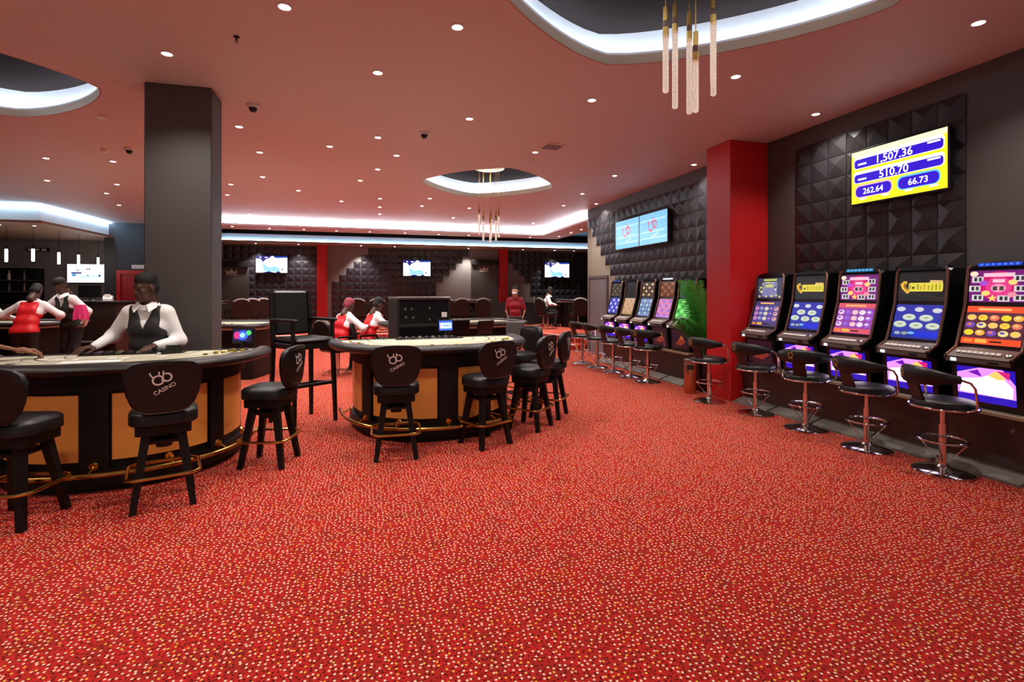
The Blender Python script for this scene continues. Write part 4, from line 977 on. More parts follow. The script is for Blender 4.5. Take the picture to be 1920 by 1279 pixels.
def head_parts(c, R, hres, skin_cap):
    """c centre, R 3x3 numpy rotation, columns = local axes; face towards local -y"""
    c = np.array(c)
    def T(p): return c + R @ np.array(p)
    def cp(a, b, ra, rb): return cap(T(a), T(b), ra, rb)
    def el(q, r): return ellip(T(q), r, R)
    core = union([el((0, .012, .032), (.074, .094, .088)), el((0, -.022, -.04), (.058, .066, .082)), cp((-.03, -.05, -.085), (.03, -.05, -.085), .028, .028), cp((0, -.062, -.098), (0, -.066, -.098), .024, .022),
                  cp((0, .02, -.06), (0, .04, -.2), .052, .056)], .035)
    feat = [core, cp((-.036, -.078, .026), (.036, -.078, .026), .012, .012), el((-.042, -.056, -.026), (.022, .024, .024)), el((.042, -.056, -.026), (.022, .024, .024)),
            cp((0, -.084, .014), (0, -.102, -.026), .007, .010), el((-.013, -.092, -.033), (.010, .012, .008)), el((.013, -.092, -.033), (.010, .012, .008)),
            cp((-.02, -.087, -.060), (.02, -.087, -.060), .0085, .0085), cp((-.016, -.085, -.074), (.016, -.085, -.074), .0095, .0095)]
    g = union(feat, .016)
    eyes = union([el((-.032, -.072, .004), (.0145, .013, .0115)), el((.032, -.072, .004), (.0145, .013, .0115))], .002)
    sock = union([el((-.033, -.094, .003), (.017, .012, .011)), el((.033, -.094, .003), (.017, .012, .011))], .004)
    mouth = cp((-.022, -.096, -.0672), (.022, -.096, -.0672), .0035, .0035)
    ears = union([el((-.079, .012, -.006), (.011, .022, .034)), el((.079, .012, -.006), (.011, .022, .034))], .004)
    def full(P):
        d = g(P); s_ = -sock(P); k = .01; h = np.clip(.5 - .5 * (d - s_) / k, 0, 1); d = s_ + (d - s_) * (1 - h) + k * h * (1 - h) if False else np.maximum(d, s_)
        d = np.maximum(d, -mouth(P)); d = np.minimum(d, eyes(P)); return np.minimum(d, ears(P))
    full.bb = (np.minimum(g.bb[0], ears.bb[0]), np.maximum(g.bb[1], ears.bb[1]))
    V, F = nets(full, hres)
    def loc(P): return (P - c) @ R
    def mt(P):
        q = loc(P); lip = (np.abs(q[:, 0]) < .027) & (q[:, 2] < -.054) & (q[:, 2] > -.082) & (q[:, 1] < -.084); return np.where(lip, 1, 0)
    return V, F, mt, loc
def rot(yaw, pitch, roll=0): return np.array(Euler((pitch, roll, yaw), 'XYZ').to_matrix())
def person(name, label, loc, rz, hand_r, hand_l, skin='skin', vest=None, vest_back=None, shirt='shirt', lean=.05, seat=None, head_yaw=0, head_pitch=.2, res=.016, hres=.009, fres=.007, hair='afro', mask=False, sleeves='long', group=None, curl=.35, dh=0.0, hand_dir=((-.1, -1, 0), (.1, -1, 0)), feet_y=0.0, body_y=0.0, hint=(.8, .35)):
    t = thing(name, label, 'person', loc, rz, group)
    pz = .95 + dh if seat is None else seat + .10
    sp = lambda s_: np.array([0, body_y - lean * s_ ** 1.3, pz + .53 * s_ * math.sqrt(max(1 - (lean / .62) ** 2, .3))])   # spine from pelvis to neck base
    tors = lambda g: [cap(sp(.0) + (-.07, .01, -.03), sp(.0) + (.07, .01, -.03), .115 + g, .115 + g), cap(sp(.28) + (-.048, 0, 0), sp(.28) + (.048, 0, 0), .104 + g, .104 + g),
                      cap(sp(.62) + (-.068, 0, 0), sp(.62) + (.068, 0, 0), .108 + g, .108 + g), cap(sp(.86) + (-.115, .01, .01), sp(.86) + (.115, .01, .01), .068 + g, .068 + g)]
    sh = [sp(.88) + np.array((sx * .165, .01, -.005)) for sx in (-1, 1)]
    arms, cuffs, hands = [], [], []
    for k, (sx, target) in enumerate(((-1, hand_r), (1, hand_l))):
        el_, wr_ = ik(sh[k], target, .29, .265, (sx * hint[0], hint[1], -.35)); arms.append((sh[k], el_, wr_))
        fd = Vector(hand_dir[k]); hands.append(hand_prims(wr_, fd, (0, -.15, 1), Vector((-sx * 1.0, -.1, 0)), curl))
    H = sp(1.0) + np.array((0, .0 - .03 - lean * .12, .168)); R = rot(head_yaw, head_pitch)
    # continuous body under the clothes
    legs = []
    for sx in (-1, 1):
        if seat is None:
            hip = sp(0) + np.array((sx * .088, .01, -.04)); kn = np.array((sx * .10, feet_y - .03, .50)); an = np.array((sx * .11, feet_y + .02, .09))
        else:
            hip = sp(0) + np.array((sx * .09, 0, -.03)); kn = np.array((sx * .13, body_y - .42, seat + .07)); an = np.array((sx * .13, body_y - .36, .10))
        legs.append((hip, kn, an))
    arm_c = lambda g: [q for a in arms for q in (cap(a[0], a[1], .047 + g, .040 + g), cap(a[1], a[2], .040 + g, .027 + g * .7))]
    leg_c = lambda g: [q for l_ in legs for q in (cap(l_[0], l_[1], .085 + g, .056 + g), cap(l_[1], l_[2], .056 + g, .038 + g))]
    neck = cap(sp(.9), H + R @ np.array((0, .02, -.08)), .056, .052)
    body = union(tors(-.012) + [neck] + arm_c(-.014) + leg_c(-.008), .045)
    V, F = nets(body, res * 1.3); V2, F2, mt, toloc = head_parts(H, R, hres, skin)
    parts = [(V, F, 0), (V2, F2, mt)]
    for h_ in hands: a, b = nets(h_, fres); parts.append((a, b, 0))
    link('body', np_mesh('body', parts, [skin, 'lip' if skin != 'skin_light' else 'skin_mid']), t)
    # shirt
    zc = sp(1.0)
    col = union(tors(.006) + (arm_c(.016) if sleeves == 'long' else [q for a in arms for q in (cap(a[0], a[0] + (np.array(a[1]) - a[0]) * .75, .062, .056),)]), .05)
    V, F = nets(clip_by(col, lambda P: np.maximum(P[:, 2] - (zc[2] + .03), (sp(0)[2] - .06) - P[:, 2]) if sleeves == 'long' else P[:, 2] - (zc[2] + .03)), res)
    sm = np_mesh('shirt', [(V, F, 0)], [shirt]); so = link('shirt', sm, t)
    mb = MB(); cy = zc[1]; n = 20; Rr = []              # collar: neck band and two pointed wings
    for z, r in ((.0, .076), (.048, .066), (.046, .060), (-.01, .066)):
        Rr.append([mb.V((r * math.cos(q), cy - .012 + r * math.sin(q), zc[2] + z - max(0, -math.sin(q)) ** 2 * .045)) for q in [2 * PI * j / n for j in range(n)]])
    for k in range(3): mb.skin(Rr[k], Rr[k + 1])
    if shirt == 'shirt':
        for sx in (-1, 1):
            w = [(sx * .060, cy + .035, zc[2] + .052), (sx * .074, cy - .02, zc[2] + .03), (sx * .022, cy - .082, zc[2] + .004), (sx * .058, cy - .118, zc[2] - .062), (sx * .098, cy - .06, zc[2] - .022), (sx * .094, cy + .03, zc[2] + .012)]
            A = [mb.V(p) for p in w]; B_ = [mb.V((x + sx * .006, y - .006, z + .004)) for x, y, z in w]
            mb.skin(A, B_); mb.F((A[0], A[1], A[4], A[5])); mb.F((A[1], A[2], A[3], A[4])); mb.F((B_[0], B_[1], B_[4], B_[5])); mb.F((B_[1], B_[2], B_[3], B_[4]))
    mb.build('collar', shirt, t, 50)
    if vest:
        z0 = sp(0)[2] + (.02 if seat is None else .02); g = union(tors(.018), .05)
        def cut(P):
            s_ = np.clip((P[:, 2] - sp(0)[2]) / (zc[2] - sp(0)[2]), 0, 1.2); yy = P[:, 1] - (body_y - lean * s_ ** 1.3)
            vn = np.where(yy < 0, (P[:, 2] - (sp(.58)[2])) * .36 - np.abs(P[:, 0]), -1)      # V neck: remove where |x| < k*(z-zv)
            arm = (np.abs(P[:, 0]) - .130 - np.maximum(sp(.62)[2] - P[:, 2], 0) * 1.1) * .7; top = P[:, 2] - (sp(.97)[2] + .015)
            hem = (z0 - .05 - .04 * (np.abs(P[:, 0]) < .05) * (yy < 0)) - P[:, 2]
            return np.maximum(np.maximum(vn * .8, arm), np.maximum(top, hem))
        V, F = nets(clip_by(g, cut), res * .9)
        def vm(Pc):
            s_ = np.clip((Pc[:, 2] - sp(0)[2]) / (zc[2] - sp(0)[2]), 0, 1.2); yy = Pc[:, 1] - (body_y - lean * s_ ** 1.3); return np.where(yy > .03, 1, 0)
        link('vest', np_mesh('vest', [(V, F, vm)], [vest, vest_back or vest]), t)
    # trousers and shoes
    tr = union([cap(sp(0) + (-.07, .01, -.02), sp(0) + (.07, .01, -.02), .124, .124)] + leg_c(.012), .04)
    V, F = nets(clip_by(tr, lambda P: np.maximum(P[:, 2] - (sp(0)[2] + .05), .06 - P[:, 2])), res * 1.4); link('trousers', np_mesh('trousers', [(V, F, 0)], ['trousers']), t)
    for l_ in legs:
        an = l_[2]; V, F = nets(clip_by(union([cap(an + (0, .03, -.045), an + (0, -.13, -.055), .045, .038), cap(an, an + (0, .02, -.04), .045, .05)], .03), lambda P: .002 - P[:, 2]), .013); link('shoe', np_mesh('shoe', [(V, F, 0)], ['shoe']), t)
    # hair
    c = np.array(H)
    if hair:
        top = .022 if hair == 'afro' else .006
        hr = union([ellip(c + R @ np.array((0, .018, .05 + top)), (.081, .099, .082), R), ellip(c + R @ np.array((0, .04, .0)), (.080, .074, .085), R)], .02)
        def hc(P):
            q = toloc(P); return np.maximum(np.maximum(.055 + np.maximum(-.05 - q[:, 1], 0) * .2 - q[:, 2] - np.clip((q[:, 1] + .02) * 3.0, 0, .13), -(q[:, 1] + .088)), -.2)
        V, F = nets(clip_by(hr, hc), hres); link('hair', np_mesh('hair', [(V, F, 0)], ['hair' if hair != 'scarf' else 'scarf']), t)
    if mask:
        mk = ellip(c + R @ np.array((0, -.055, -.052)), (.066, .068, .052), R)
        V, F = nets(clip_by(mk, lambda P: toloc(P)[:, 1] + .035), hres); link('face_mask', np_mesh('face_mask', [(V, F, 0)], ['mask']), t)
    return t, sp, H
# standing dealer at the near table (arms down on the felt)
person('person', 'person in white shirt and black vest dealing with both hands on the near card table', (-2.02, 5.69, 0), math.radians(-4), (-.35, -.22, 1.01), (.16, -.24, 1.01),
       vest='vest_black', vest_back='vest_red', lean=.05, head_yaw=-.62, head_pitch=.18, res=.011, hres=.0055, fres=.0045, curl=.30, hand_dir=((-.75, -.65, -.15), (-.45, -.9, -.15)), dh=-.105, hint=(.32, .6))
# player at the left end of the near table: only the forearm reaches into the picture
person('person', 'bare forearm of a player reaching over the left end of the near card table', (-3.24, 4.74, 0), face(.92, .4), (-.16, -.30, .80), (.20, -.66, 1.0),
       skin='skin_mid', shirt='polo_yellow', lean=.12, seat=.665, res=.016, hres=.010, fres=.0055, sleeves='short', curl=.45, hand_dir=((.2, -1, -.05), (.05, -1, -.05)))
person('person', 'person in red-backed vest seen from behind at the far left table', (-5.50, 10.40, 0), face(-.05, 1), (-.28, -.42, 1.03), (.32, -.45, 1.03),
       vest='vest_red', vest_back='vest_red', lean=.27, head_yaw=0, head_pitch=.75, res=.018, hres=.011, fres=.009, dh=-.09)
person('person', 'person in dark vest and white shirt bending over the end of the far left table', (-5.10, 10.95, 0), face(-.35, -.9), (-.42, -.36, 1.02), (.22, .02, .92),
       vest='vest_green', vest_back='vest_red', lean=.16, head_yaw=-.2, head_pitch=.55, res=.018, hres=.010, fres=.009, dh=-.02)
person('person', 'white-sleeved person cut by the left edge at the far left table', (-6.5, 10.8, 0), face(.35, .8), (-.2, -.4, 1.05), (.25, -.45, 1.05),
       vest='vest_green', lean=.14, head_pitch=.4, res=.02, hres=.012, fres=.01)
person('person', 'seated person in red vest with reddish headscarf leaning on the table beyond the tall chair', (-.50, 9.85, 0), face(.75, .6), (-.2, -.45, .86), (.12, -.5, .86),
       vest='vest_red', vest_back='vest_red', lean=.16, seat=.48, head_pitch=.45, res=.018, hres=.010, fres=.009, hair='scarf')
person('person', 'seated person in red vest with dark hair reaching right, beside the headscarf wearer', (-.02, 10.1, 0), face(.9, .4), (-.1, -.48, .86), (.15, -.5, .86),
       vest='vest_red', vest_back='vest_red', lean=.18, seat=.48, head_pitch=.45, res=.018, hres=.010, fres=.009)
person('person', 'standing person in dark red shirt wearing a pale face mask', (3.72, 12.9, 0), face(-.45, -.9), (-.175, -.02, .76), (.175, -.02, .76),
       skin='skin_light', shirt='polo_red', lean=.02, head_yaw=.0, head_pitch=.05, res=.018, hres=.009, fres=.009, hair='short', mask=True, sleeves='short', hand_dir=((0, -.2, -1), (0, -.2, -1)), dh=-.12)
person('person', 'person in white shirt seated at the far right table on the platform', (5.95, 16.95, .3), face(1, -.3), (-.2, -.4, .75), (.2, -.42, .75),
       shirt='shirt', lean=.15, seat=.46, head_pitch=.4, res=.022, hres=.013, fres=.011)
# pink cloth at the hip of the bending dealer
mb = MB(); n = 11; R = []; R2 = []
for k in range(9):
    q = k / 8; z = 1.03 + .25 * q; hw = .115 - .05 * q ** 2
    for RR, dy in ((R, 0), (R2, .014)):
        RR.append([mb.V((hw * (2 * j / (n - 1) - 1), dy - .05 * math.sin(PI * j / (n - 1)) - .012 * math.sin(j * 1.9 + k * .35) * (1.2 - q), z - (.03 * abs(2 * j / (n - 1) - 1) ** 2 if k == 0 else 0))) for j in range(n)])
for k in range(8): mb.skin(R[k], R[k + 1], 0, False); mb.skin(R2[k + 1], R2[k], 0, False)
for A, B_ in ((R[0], R2[0]), (R[-1], R2[-1])): mb.skin(A, B_, 0, False)
for j in (0, n - 1): mb.skin([r[j] for r in R], [r[j] for r in R2], 0, False)
mb.build('pink_cloth', 'pink_cloth', None, 60, loc=(-4.86, 10.72, 0), rz=.3, label='bright pink cloth hanging at the hip of the dark-vested person', cat='cloth')

# ------------------------------------------------------------------ things on the near and middle tables
def chip_stack(label, x, y, z, n, cols, group):
    mb = MB()
    for k in range(n): mb.lathe([(.019, k * .0036), (.020, k * .0036 + .0006), (.020, k * .0036 + .0030), (.019, k * .0036 + .0034)], 14, k % len(cols))
    return mb.build('chip_stack', cols, None, 35, loc=(x, y, z), label=label, cat='chips', group=group)
FZ = .9455
def on(tbl, x, y, z=FZ):
    p = Matrix.Rotation(tbl.rotation_euler[2], 4, 'Z') @ Vector((x, y, 0)); return (tbl.location.x + p.x, tbl.location.y + p.y, z)
k = 0
for x, y, n in ((.78, -.22, 6), (.83, -.26, 4), (.74, -.3, 5), (.69, -.35, 7), (.62, -.42, 4), (.88, -.2, 5), (.80, -.16, 8)):
    chip_stack('low stack of yellow and black chips at the right end of the near table', *on(T1, x, y), n, ['yellow_chip', 'black_chip'], 'chips on the near table'); k += 1
for j in range(16):
    a = 18 + 5.6 * j; x, y = dpt(.92, 1.0, a)
    chip_stack('low stack of yellow and black chips along the right rim of the middle table', *on(T2, x, y), 3 + (j * 7) % 5, ['yellow_chip', 'black_chip'] if j % 3 else ['yellow_chip', 'white_card'], 'chips along the right rim of the middle table')
for j in range(7):
    x, y = dpt(.92, 1.0, 138 + 5 * j); chip_stack('low stack of coloured chips at the left end of the middle table', *on(T2, x, y), 3 + j % 4, [['yellow_chip', 'black_chip'], ['red_chip', 'white_card'], ['blue_chip', 'white_card']][j % 3], 'chips at the left end of the middle table')
def card(x, y, a, lab, w=.063, h=.088, tbl=T1, grp='cards on the near table', m='white_card'):
    mb = MB(); mb.prism(rrect(-w / 2, -h / 2, w / 2, h / 2, .005, 2), 0, .0012); p = on(tbl, x, y, FZ + .003); o = mb.build('playing_card', m, None, 0, loc=p, rz=a, label=lab, cat='card', group=grp)
for x, y, a in ((-.42, -.42, .2), (-.30, -.46, -.1), (-.05, -.45, .1), (.05, -.47, -.2), (-.55, -.36, .5), (.3, -.42, -.3)): card(x, y, a, 'white playing card lying face up before the dealer')
mb = MB(); mb.box(-.20, -.07, 0, .20, .07, .004); mb.build('paper_sheet', 'white_card', None, 0, loc=on(T1, -.12, -.66, FZ + .003), rz=.08, label='white printed card strip near the front rail of the near table', cat='paper')
t = thing('card_shoe', 'black card shoe on the near table right of the dealer', 'card shoe', on(T1, .30, -.18, FZ + .003), .5)
mb = MB(); mb.prism([(-.08, 0), (.08, 0), (.08, .06), (.06, .075), (-.03, .075), (-.08, .02)], -.045, .045, 0, 'y'); mb.build('body', 'black_plastic', t)
mb = MB(); mb.box(-.10, -.03, .0, -.075, .03, .010); mb.build('card_lip', 'white_card', t)
def lcd(label, loc, rz, painter, w=.17, h=.12):
    t = thing('table_display', label, 'display', loc, rz)
    mb = MB(); mb.lathe([(.06, 0), (.06, .008), (.012, .014), (.012, .07)], 16); mb.build('stand', 'black_plastic', t)
    mb = MB(); mb.T = Matrix.Translation((0, 0, .06)) @ Matrix.Rotation(-.12, 4, 'X'); mb.box(-w / 2 - .014, 0, 0, w / 2 + .014, .03, h + .03, 0, .006); mb.build('housing', 'black_plastic', t)
    f = Flat(); painter(f, w, h); f.build('screen', t, (0, -.0035 + .0018 * 5, .06 + h / 2 + .015), (1, 0, 0), (0, .12, .993)); return t
def pa(f, w, h): f.rect(-w / 2, -h / 2, w / 2, h / 2, E3(70, 110, 230, 1.2)); f.rect(-w * .45, -h * .3, w * .45, h * .28, E3(190, 225, 250, 1.6)); f.rect(-w * .45, -h * .3, -w * .3, h * .28, E3(240, 190, 230, 1.4)); [f.rect(x * w, -.08 * h, (x + .09) * w, .06 * h, E3(90, 130, 240, 1.2)) for x in (-.18, -.04, .1, .24)]
def pb(f, w, h): f.rect(-w / 2, -h / 2, w / 2, h / 2, E3(40, 30, 70)); f.ell(0, 0, w * .3, h * .4, E3(60, 90, 240, 1.4)); f.ell(-w * .3, 0, w * .16, h * .3, E3(220, 60, 140, 1.2)); f.ell(w * .32, h * .2, w * .14, h * .2, E3(80, 220, 120, 1.2)); f.ell(0, 0, w * .14, h * .2, E3(150, 210, 255, 1.6))
lcd('small glowing blue display standing at the back of the middle table', (.92, 6.27, .956), .2, pa)
lcd('small colourful display on a black housing behind the near table rail', (-1.16, 5.42, .952), -.35, pb, .19, .12)

# ------------------------------------------------------------------ pit console behind the middle table
t = thing('pit_console', 'black pit console with silver top edge behind the middle table', 'console', (.74, 7.15, 0), .27)
mb = MB(); mb.box(-.37, -.02, .0, .37, .35, 1.40, 0, .01); mb.build('cabinet', 'black_plastic', t)
mb = MB(); mb.box(-.385, -.05, 1.40, .385, .38, 1.435, 0, .008); mb.build('top', 'steel', t)
mb = MB(); mb.box(-.36, -.035, 1.02, .36, -.02, 1.06, 0, .004); mb.build('cross_rail', 'black_matte', t)
mb = MB(); mb.box(.26, -.026, 1.15, .34, -.02, 1.22); mb.build('notice', 'white_card', t)
for x, z in ((-.27, 1.27), (-.18, 1.27), (-.26, 1.16), (-.16, 1.15), (.08, 1.28), (.08, 1.12)):  # grey discs stand in for small reflections on the black front
    mb = MB(); mb.cyl((x, -.02, z), (x, -.03, z), .018, .015, 12); mb.build('reflection_disc', 'grey_plastic', t)
for sx in (-1, 1):
    mb = MB(); mb.box(sx * .37 - .015, -.04, 0, sx * .37 + .015, .36, 1.40, 0, .004); mb.build('side_panel', 'black_matte', t)

# ------------------------------------------------------------------ roulette and long gaming tables further back
def long_table(label, loc, rz, L, D_, wheel=False, group='long gaming tables further back', legs=False):
    t = thing('gaming_table', label, 'gaming table', loc, rz, group)
    mb = MB(); mb.prism(rrect(-L / 2 + .18, -D_ / 2 + .18, L / 2 - .18, D_ / 2 - .18, .06, 3), 0, .86); mb.build('body', 'black_wood', t)
    mb = MB(); mb.prism(rrect(-L / 2, -D_ / 2, L / 2, D_ / 2, .25, 6), .86, .93); mb.build('felt_top', 'felt', t)
    mb = MB(); mb.tube([(x, y, .93) for x, y in rrect(-L / 2, -D_ / 2, L / 2, D_ / 2, .25, 6)], .06, 10, 0, True, .04); mb.build('padded_rail', 'rail_leather', t)
    f = Flat()
    for k in range(11): f.rect(-L * .18 + k * L * .05, -D_ * .28, -L * .18 + k * L * .05 + .012, D_ * .2, 'felt_print')
    for k in range(4): f.rect(-L * .18, -D_ * .28 + k * D_ * .16, L * .33, -D_ * .28 + k * D_ * .16 + .012, 'felt_print')
    f.build('layout', t, (0, 0, .9302), (1, 0, 0), (0, 1, 0))
    if wheel:
        mb = MB(); mb.lathe([(.30, .0), (.42, .02), (.43, .12), (.40, .13), (.32, .07), (.1, .06)], 36, 0, (-L / 2 + .5, 0, .93)); w = mb.build('wheel_bowl', 'brown_wood', t)
        mb = MB(); mb.lathe([(.30, .068), (.26, .085), (.08, .095), (.02, .16), (.012, .2)], 32, 0, (-L / 2 + .5, 0, .93)); mb.build('wheel', 'steel', w)
    return t
t3 = long_table('black gaming table with pale felt behind the big grey column', (-2.78, 10.35, 0), -.25, 2.4, 1.3)
t4 = long_table('black gaming table where the far left dealers stand', (-6.45, 11.75, 0), -.35, 2.2, 1.2)
t5 = long_table('gaming table with roulette wheel beyond the middle table', (1.55, 9.5, 0), .25, 2.5, 1.3, True)
for j in range(9):
    chip_stack('tiny chip stack on the table behind the grey column', -2.2 - .12 * j, 9.97 + .03 * j + .1 * (j % 2), .931, 5 + j % 5, [['yellow_chip', 'white_card'], ['white_card', 'red_chip'], ['yellow_chip', 'black_chip']][j % 3], 'chips on the table behind the column')
t6 = long_table('dark gaming table on the raised platform at far right', (7.35, 16.6, .3), .3, 2.0, 1.1)
t7 = long_table('gaming table on the raised platform left of the masked man', (2.6, 16.9, .3), .0, 2.6, 1.2)
t8 = long_table('gaming table on the raised platform at far left', (-5.0, 17.0, .3), .3, 1.8, 1.2)

t = thing('screen_stand', 'plain grey upright panel on a stand beyond the right end of the middle table', 'display stand', (2.12, 7.35, 0), face(.2, 1))
mb = MB(); mb.lathe([(.14, 0), (.14, .012), (.02, .03), (.018, .86)], 16); mb.build('stand', 'black_plastic', t)
mb = MB(); mb.box(-.14, -.015, .84, .14, .015, 1.06, 0, .008); mb.build('panel', 'grey_plastic', t)
for x, y, a in ((1.62, 7.25, .5), (1.3, 7.5, .2)):
    t = thing('dealer_monitor', 'black tilted monitor %s behind the middle table' % ('next to the grey panel' if x > 1.5 else 'left of the other tilted monitor'), 'monitor', (x, y, 0), a)
    mb = MB(); mb.lathe([(.14, 0), (.14, .012), (.02, .03), (.018, .92)], 16); mb.build('stand', 'black_plastic', t)
    mb = MB(); mb.T = Matrix.Translation((0, 0, .9)) @ Matrix.Rotation(.25, 4, 'X'); mb.box(-.15, -.015, 0, .15, .015, .2, 0, .008); mb.build('panel', 'black_plastic', t)
# casino armchairs with pale piping round the back
def make_armchair(label):
    t = thing('armchair', label, 'chair', group='black swivel armchairs at the back')
    mb = MB(); mb.box(-.26, -.26, .42, .26, .24, .54, 0, .04); mb.build('seat', 'leather', t)
    out = [(-.23, .5), (-.25, .80), (-.2, .92), (-.1, .975), (0, .99), (.1, .975), (.2, .92), (.25, .80), (.23, .5)]
    mb = MB(); A = [mb.V((x, .22 + (z - .5) * .16, z)) for x, z in out]; B_ = [mb.V((x, .31 + (z - .5) * .16, z)) for x, z in out]; mb.skin(A, B_); mb.F(A[::-1]); mb.F(B_); bk = mb.build('backrest', 'leather', t)
    mb = MB(); mb.tube([(x, .265 + (z - .5) * .16, z) for x, z in out[2:-2]], .012, 8, 0, False, .045); mb.build('piping', 'piping_grey', bk)
    for sx in (-1, 1):
        mb = MB(); mb.tube([(sx * .27, .22, .52), (sx * .29, .2, .70), (sx * .29, -.1, .70), (sx * .27, -.2, .52)], .022, 8); mb.build('armrest', 'black_plastic', t)
    mb = MB(); mb.cyl((0, 0, .08), (0, 0, .43), .03, None, 10); mb.build('post', 'chrome', t)
    for k in range(5):
        a = 2 * PI * k / 5; mb = MB(); mb.bar((0, 0, .10), (.27 * math.cos(a), .27 * math.sin(a), .05), .04, .03); mb.ell((.27 * math.cos(a), .27 * math.sin(a), .028), (.028, .028, .028), 8, 6); mb.build('base_arm', 'chrome', t)
    return t
AC = [('leftmost black armchair of the row behind the grey column', -3.56, 16.06, .3, (-.5, .86)), ('second black armchair from the left in the row behind the column', -3.41, 16.68, .3, (-.5, .86)), ('third black armchair from the left in the row behind the column', -3.23, 17.3, .3, (-.5, .86)), ('fourth black armchair from the left, next to the tall chair', -3.02, 17.92, .3, (-.5, .86)),
      ('black armchair behind the dark-haired seated person', -.3, 15.9, .3, (0, 1)), ('black armchair left of the pit console', .28, 15.9, .3, (.05, 1)),
      ('black armchair just right of the pit console', 1.85, 15.75, .3, (-.1, 1)), ('second black armchair right of the pit console', 2.3, 15.75, .3, (.05, 1)), ('third black armchair right of the pit console', 2.75, 15.72, .3, (0, 1)), ('black armchair just left of the masked man', 3.35, 15.7, .3, (-.15, 1)),
      ('black armchair with its back to us at the far right table', 6.6, 15.5, .3, (.2, 1)), ('black armchair at the left end of the far right table', 5.7, 15.9, .3, (1, .3)), ('black armchair beside the end of the right wall', 7.45, 15.4, .3, (-.1, 1))]
a0 = make_armchair(AC[0][0]); a0.location = AC[0][1:4]; a0.rotation_euler = (0, 0, face(*AC[0][4]))
for lab, x, y, z, f in AC[1:]: dup(a0, lab, (x, y, z), face(*f))
dup(a0, 'black chair under the headscarf wearer', (-.52, 9.83, 0), face(.75, .6)); dup(a0, 'black chair under the dark-haired red-vested person', (-.06, 10.08, 0), face(.9, .4))
dup(a0, 'black chair under the white-shirted person at far right', (5.92, 16.97, .3), face(1, -.3))
# low dark partition at the far right
mb = MB(); mb.box(4.3, 18.2, .3, 8.5, 18.5, 1.12, 0, .01); mb.build('partition', 'black_matte', label='low dark partition in front of the back wall at right', cat='partition')

# ------------------------------------------------------------------ bar area at left
t = thing('service_counter', 'dark service counter with shelf beside the bar', 'counter', (-5.55, 13.0, 0), -.28)
mb = MB(); mb.box(-.75, -.25, 0, .55, .35, 1.26, 0, .01); mb.build('body', 'brown_wood', t)
mb = MB(); mb.box(-.8, -.3, 1.26, .6, .4, 1.31, 0, .008); mb.build('top', 'black_wood', t)
mb = MB(); mb.box(-.7, -.38, .44, .5, -.25, .48, 0, .006); mb.build('shelf', 'grey_plastic', t)
t = thing('counter_monitor', 'black monitor standing on the service counter', 'monitor', (-5.75, 13.05, 1.31), -.1)
mb = MB(); mb.lathe([(.1, 0), (.1, .01), (.02, .02), (.02, .08)], 14); mb.build('stand', 'black_plastic', t); mb = MB(); mb.box(-.22, -.02, .08, .22, .02, .34, 0, .008); mb.build('panel', 'black_plastic', t)
t = thing('receipt_printer', 'small white printer on the service counter', 'printer', (-5.35, 12.88, 1.31), .2)
mb = MB(); mb.prism([(-.08, 0), (.08, 0), (.08, .09), (-.02, .12), (-.08, .05)], -.08, .08, 0, 'x'); mb.build('body', 'white_plastic', t); mb = MB(); mb.box(-.05, -.06, .085, .05, -.055, .15); mb.build('paper', 'white_card', t)
t = thing('back_bar', 'dark back-bar shelving on the wall at far left', 'shelving', (-10.9, WY, 0))
mb = MB(); mb.box(-1.1, -.35, .3, 1.1, 0, 2.24, 0, .01); mb.build('carcass', 'black_wood', t)
for z in (1.1, 1.5, 1.85):
    mb = MB(); mb.box(-1.08, -.42, z, 1.08, -.35, z + .03); mb.build('shelf', 'grey_plastic', t)
k = 0
for z in (1.53, 1.88):
    for x in (-.7, -.35, .02, .4, .78):
        mb = MB(); mb.lathe([(.035, 0), (.037, .02), (.037, .16), (.014, .21), (.014, .27), (.016, .28)], 10); mb.build('bottle', ['grey_plastic', 'bronze_trim', 'white_plastic'][k % 3], None, loc=(-10.9 + x, WY - .385, z), label='small bottle standing on the back-bar shelves', cat='bottle', group='bottles on the back bar'); k += 1
t = thing('bar_sign', 'small pale lettering sign above the bar', 'sign', (-9.95, WY - .02, 2.83)); mb = MB(); mb.box(-.3, -.03, -.06, .3, 0, .06, 0, .006); mb.build('plate', 'black_matte', t); f = Flat(); [f.rect(x, -.035, x + .12, .035, 'logo_white') for x in (-.26, -.08, .1)]; f.build('lettering', t, (0, -.031, 0), (1, 0, 0), (0, 0, 1)); t.children[-1]['kind'] = 'stuff'
t = thing('bar_counter', 'dark bar counter beneath the glowing bulkhead', 'counter', (-9.55, 15.6, 0)); mb = MB(); mb.box(-2.2, -.3, 0, 2.2, .3, 1.08, 0, .01); mb.build('front', 'brown_wood', t); mb = MB(); mb.box(-2.3, -.4, 1.08, 2.3, .4, 1.13, 0, .01); mb.build('top', 'black_wood', t)
pl = ['white tube pendant light at the far left over the bar', 'second white tube pendant light from the left over the bar', 'middle white tube pendant light over the bar', 'fourth white tube pendant light from the left over the bar', 'white tube pendant light just above the bar screen']
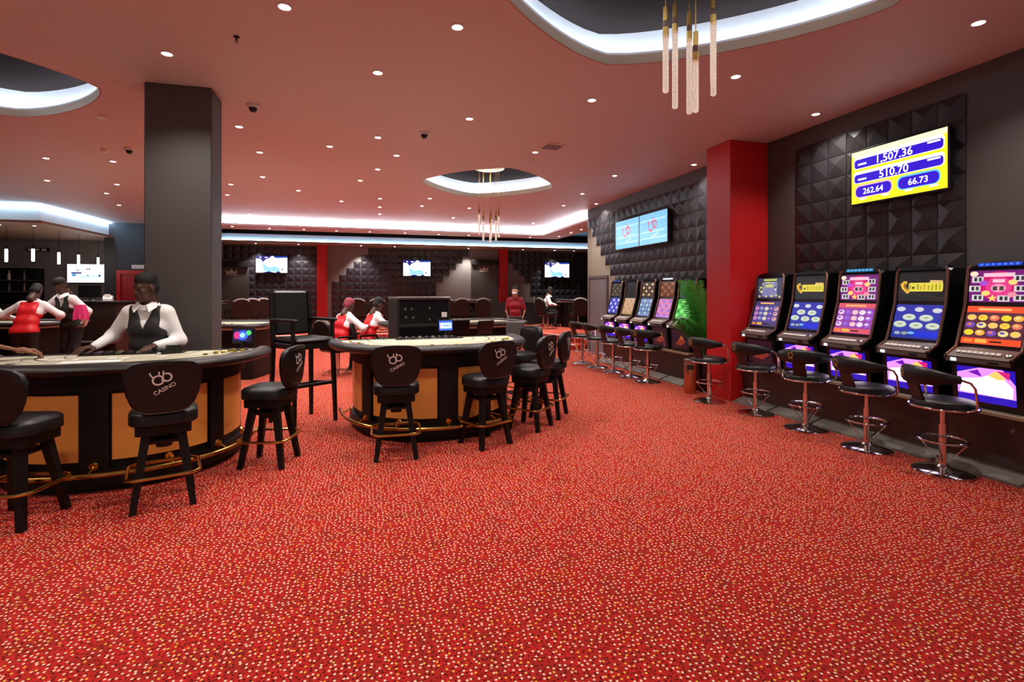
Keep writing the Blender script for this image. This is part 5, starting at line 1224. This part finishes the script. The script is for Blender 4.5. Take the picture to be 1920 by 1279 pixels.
for lab, (x, y, zt) in zip(pl, [(-8.57, 15.5, 2.56), (-7.95, 15.35, 2.57), (-7.93, 16.4, 2.56), (-7.9, 17.3, 2.56), (-7.86, 18.3, 2.55)]):
    t = thing('pendant_light', lab, 'pendant lamp', (x, y, 0), 0, 'tube pendants over the bar')
    mb = MB(); mb.cyl((0, 0, zt + .06), (0, 0, 3.14), .005, None, 6); mb.build('cord', 'black_matte', t)
    mb = MB(); mb.cyl((0, 0, zt), (0, 0, zt + .07), .03, .02, 12); mb.build('cap', 'black_plastic', t)
    mb = MB(); mb.lathe([(.02, zt - .31), (.027, zt - .30), (.027, zt - .01), (.02, zt)], 14); mb.build('tube', emi((255, 248, 240), 30.0), t)
d = thing('door_2', 'red door and frame half hidden by the standing dealer', 'door', (-6.86, 18.1, 0)); d['kind'] = 'structure'
mb = MB(); mb.box(-.32, -.03, 0, .32, 0, 2.06); mb.build('door_leaf', 'red_door', d); mb = MB()
for x0, x1, z0, z1 in ((-.42, -.32, 0, 2.06), (.32, .42, 0, 2.06), (-.42, .42, 2.06, 2.16)): mb.box(x0, -.08, z0, x1, 0, z1)
mb.build('door_frame', 'red_paint', d)
mb = MB(); mb.cyl((.25, -.03, 1.0), (.25, -.08, 1.0), .015); mb.build('door_handle', 'chrome', d)
t = thing('exit_sign', 'small pale sign over the red door', 'sign', (-6.72, 18.1, 2.27)); mb = MB(); mb.box(-.18, -.04, -.06, .18, 0, .06, 0, .006); mb.build('box', 'white_plastic', t)

# ------------------------------------------------------------------ ceiling fittings
def dome_cam(label, x, y, z=CZ):
    t = thing('dome_camera', label, 'camera', (x, y, z), 0, 'dome cameras on the ceiling')
    mb = MB(); mb.lathe([(.07, 0), (.07, -.02), (.055, -.035)], 20); mb.build('base', 'white_plastic', t); mb = MB(); mb.ell((0, 0, -.04), (.045, .045, .045), 16, 10); mb.build('dome', 'black_plastic', t)
dome_cam('black dome camera on a white base in the middle of the ceiling', .71, 6.78); dome_cam('black dome camera left of the grey column', -3.35, 8.7); dome_cam('small black dome camera right of the grey column top', -1.24, 6.31)
def detector(label, x, y):
    t = thing('smoke_detector', label, 'detector', (x, y, CZ)); mb = MB(); mb.lathe([(.05, 0), (.05, -.018), (.035, -.03), (.03, -.045), (.01, -.048)], 18); mb.build('body', 'pale_trim', t)
    mb = MB(); mb.lathe([(.037, -.020), (.037, -.028)], 18); mb.build('vent_band', 'grey_plastic', t)
detector('pale smoke detector nearest the left ceiling recess', -3.06, 7.21); detector('pale smoke detector beside the left dome camera', -3.72, 8.85)
t = thing('air_vent', 'small air vent in the ceiling between the two chandeliers', 'vent', (2.55, 6.95, CZ), .1)
mb = MB(); mb.box(-.16, -.16, -.012, .16, .16, 0, 0, .004); mb.build('frame', 'pale_trim', t)
for k in range(5):
    mb = MB(); mb.box(-.13, -.12 + k * .05, -.018, .13, -.10 + k * .05, -.011); mb.build('slat', 'grey_plastic', t)
t = thing('sprinkler', 'tiny dark sprinkler head in the near ceiling', 'sprinkler', (-1.04, 4.66, CZ)); mb = MB(); mb.lathe([(.025, 0), (.025, -.006), (.008, -.01), (.008, -.035)], 12); mb.build('body', 'black_matte', t); mb = MB(); mb.lathe([(.018, -.045), (.018, -.048)], 12); mb.cyl((0, 0, -.035), (0, 0, -.045), .004, None, 6); mb.build('deflector', 'bronze_trim', t)
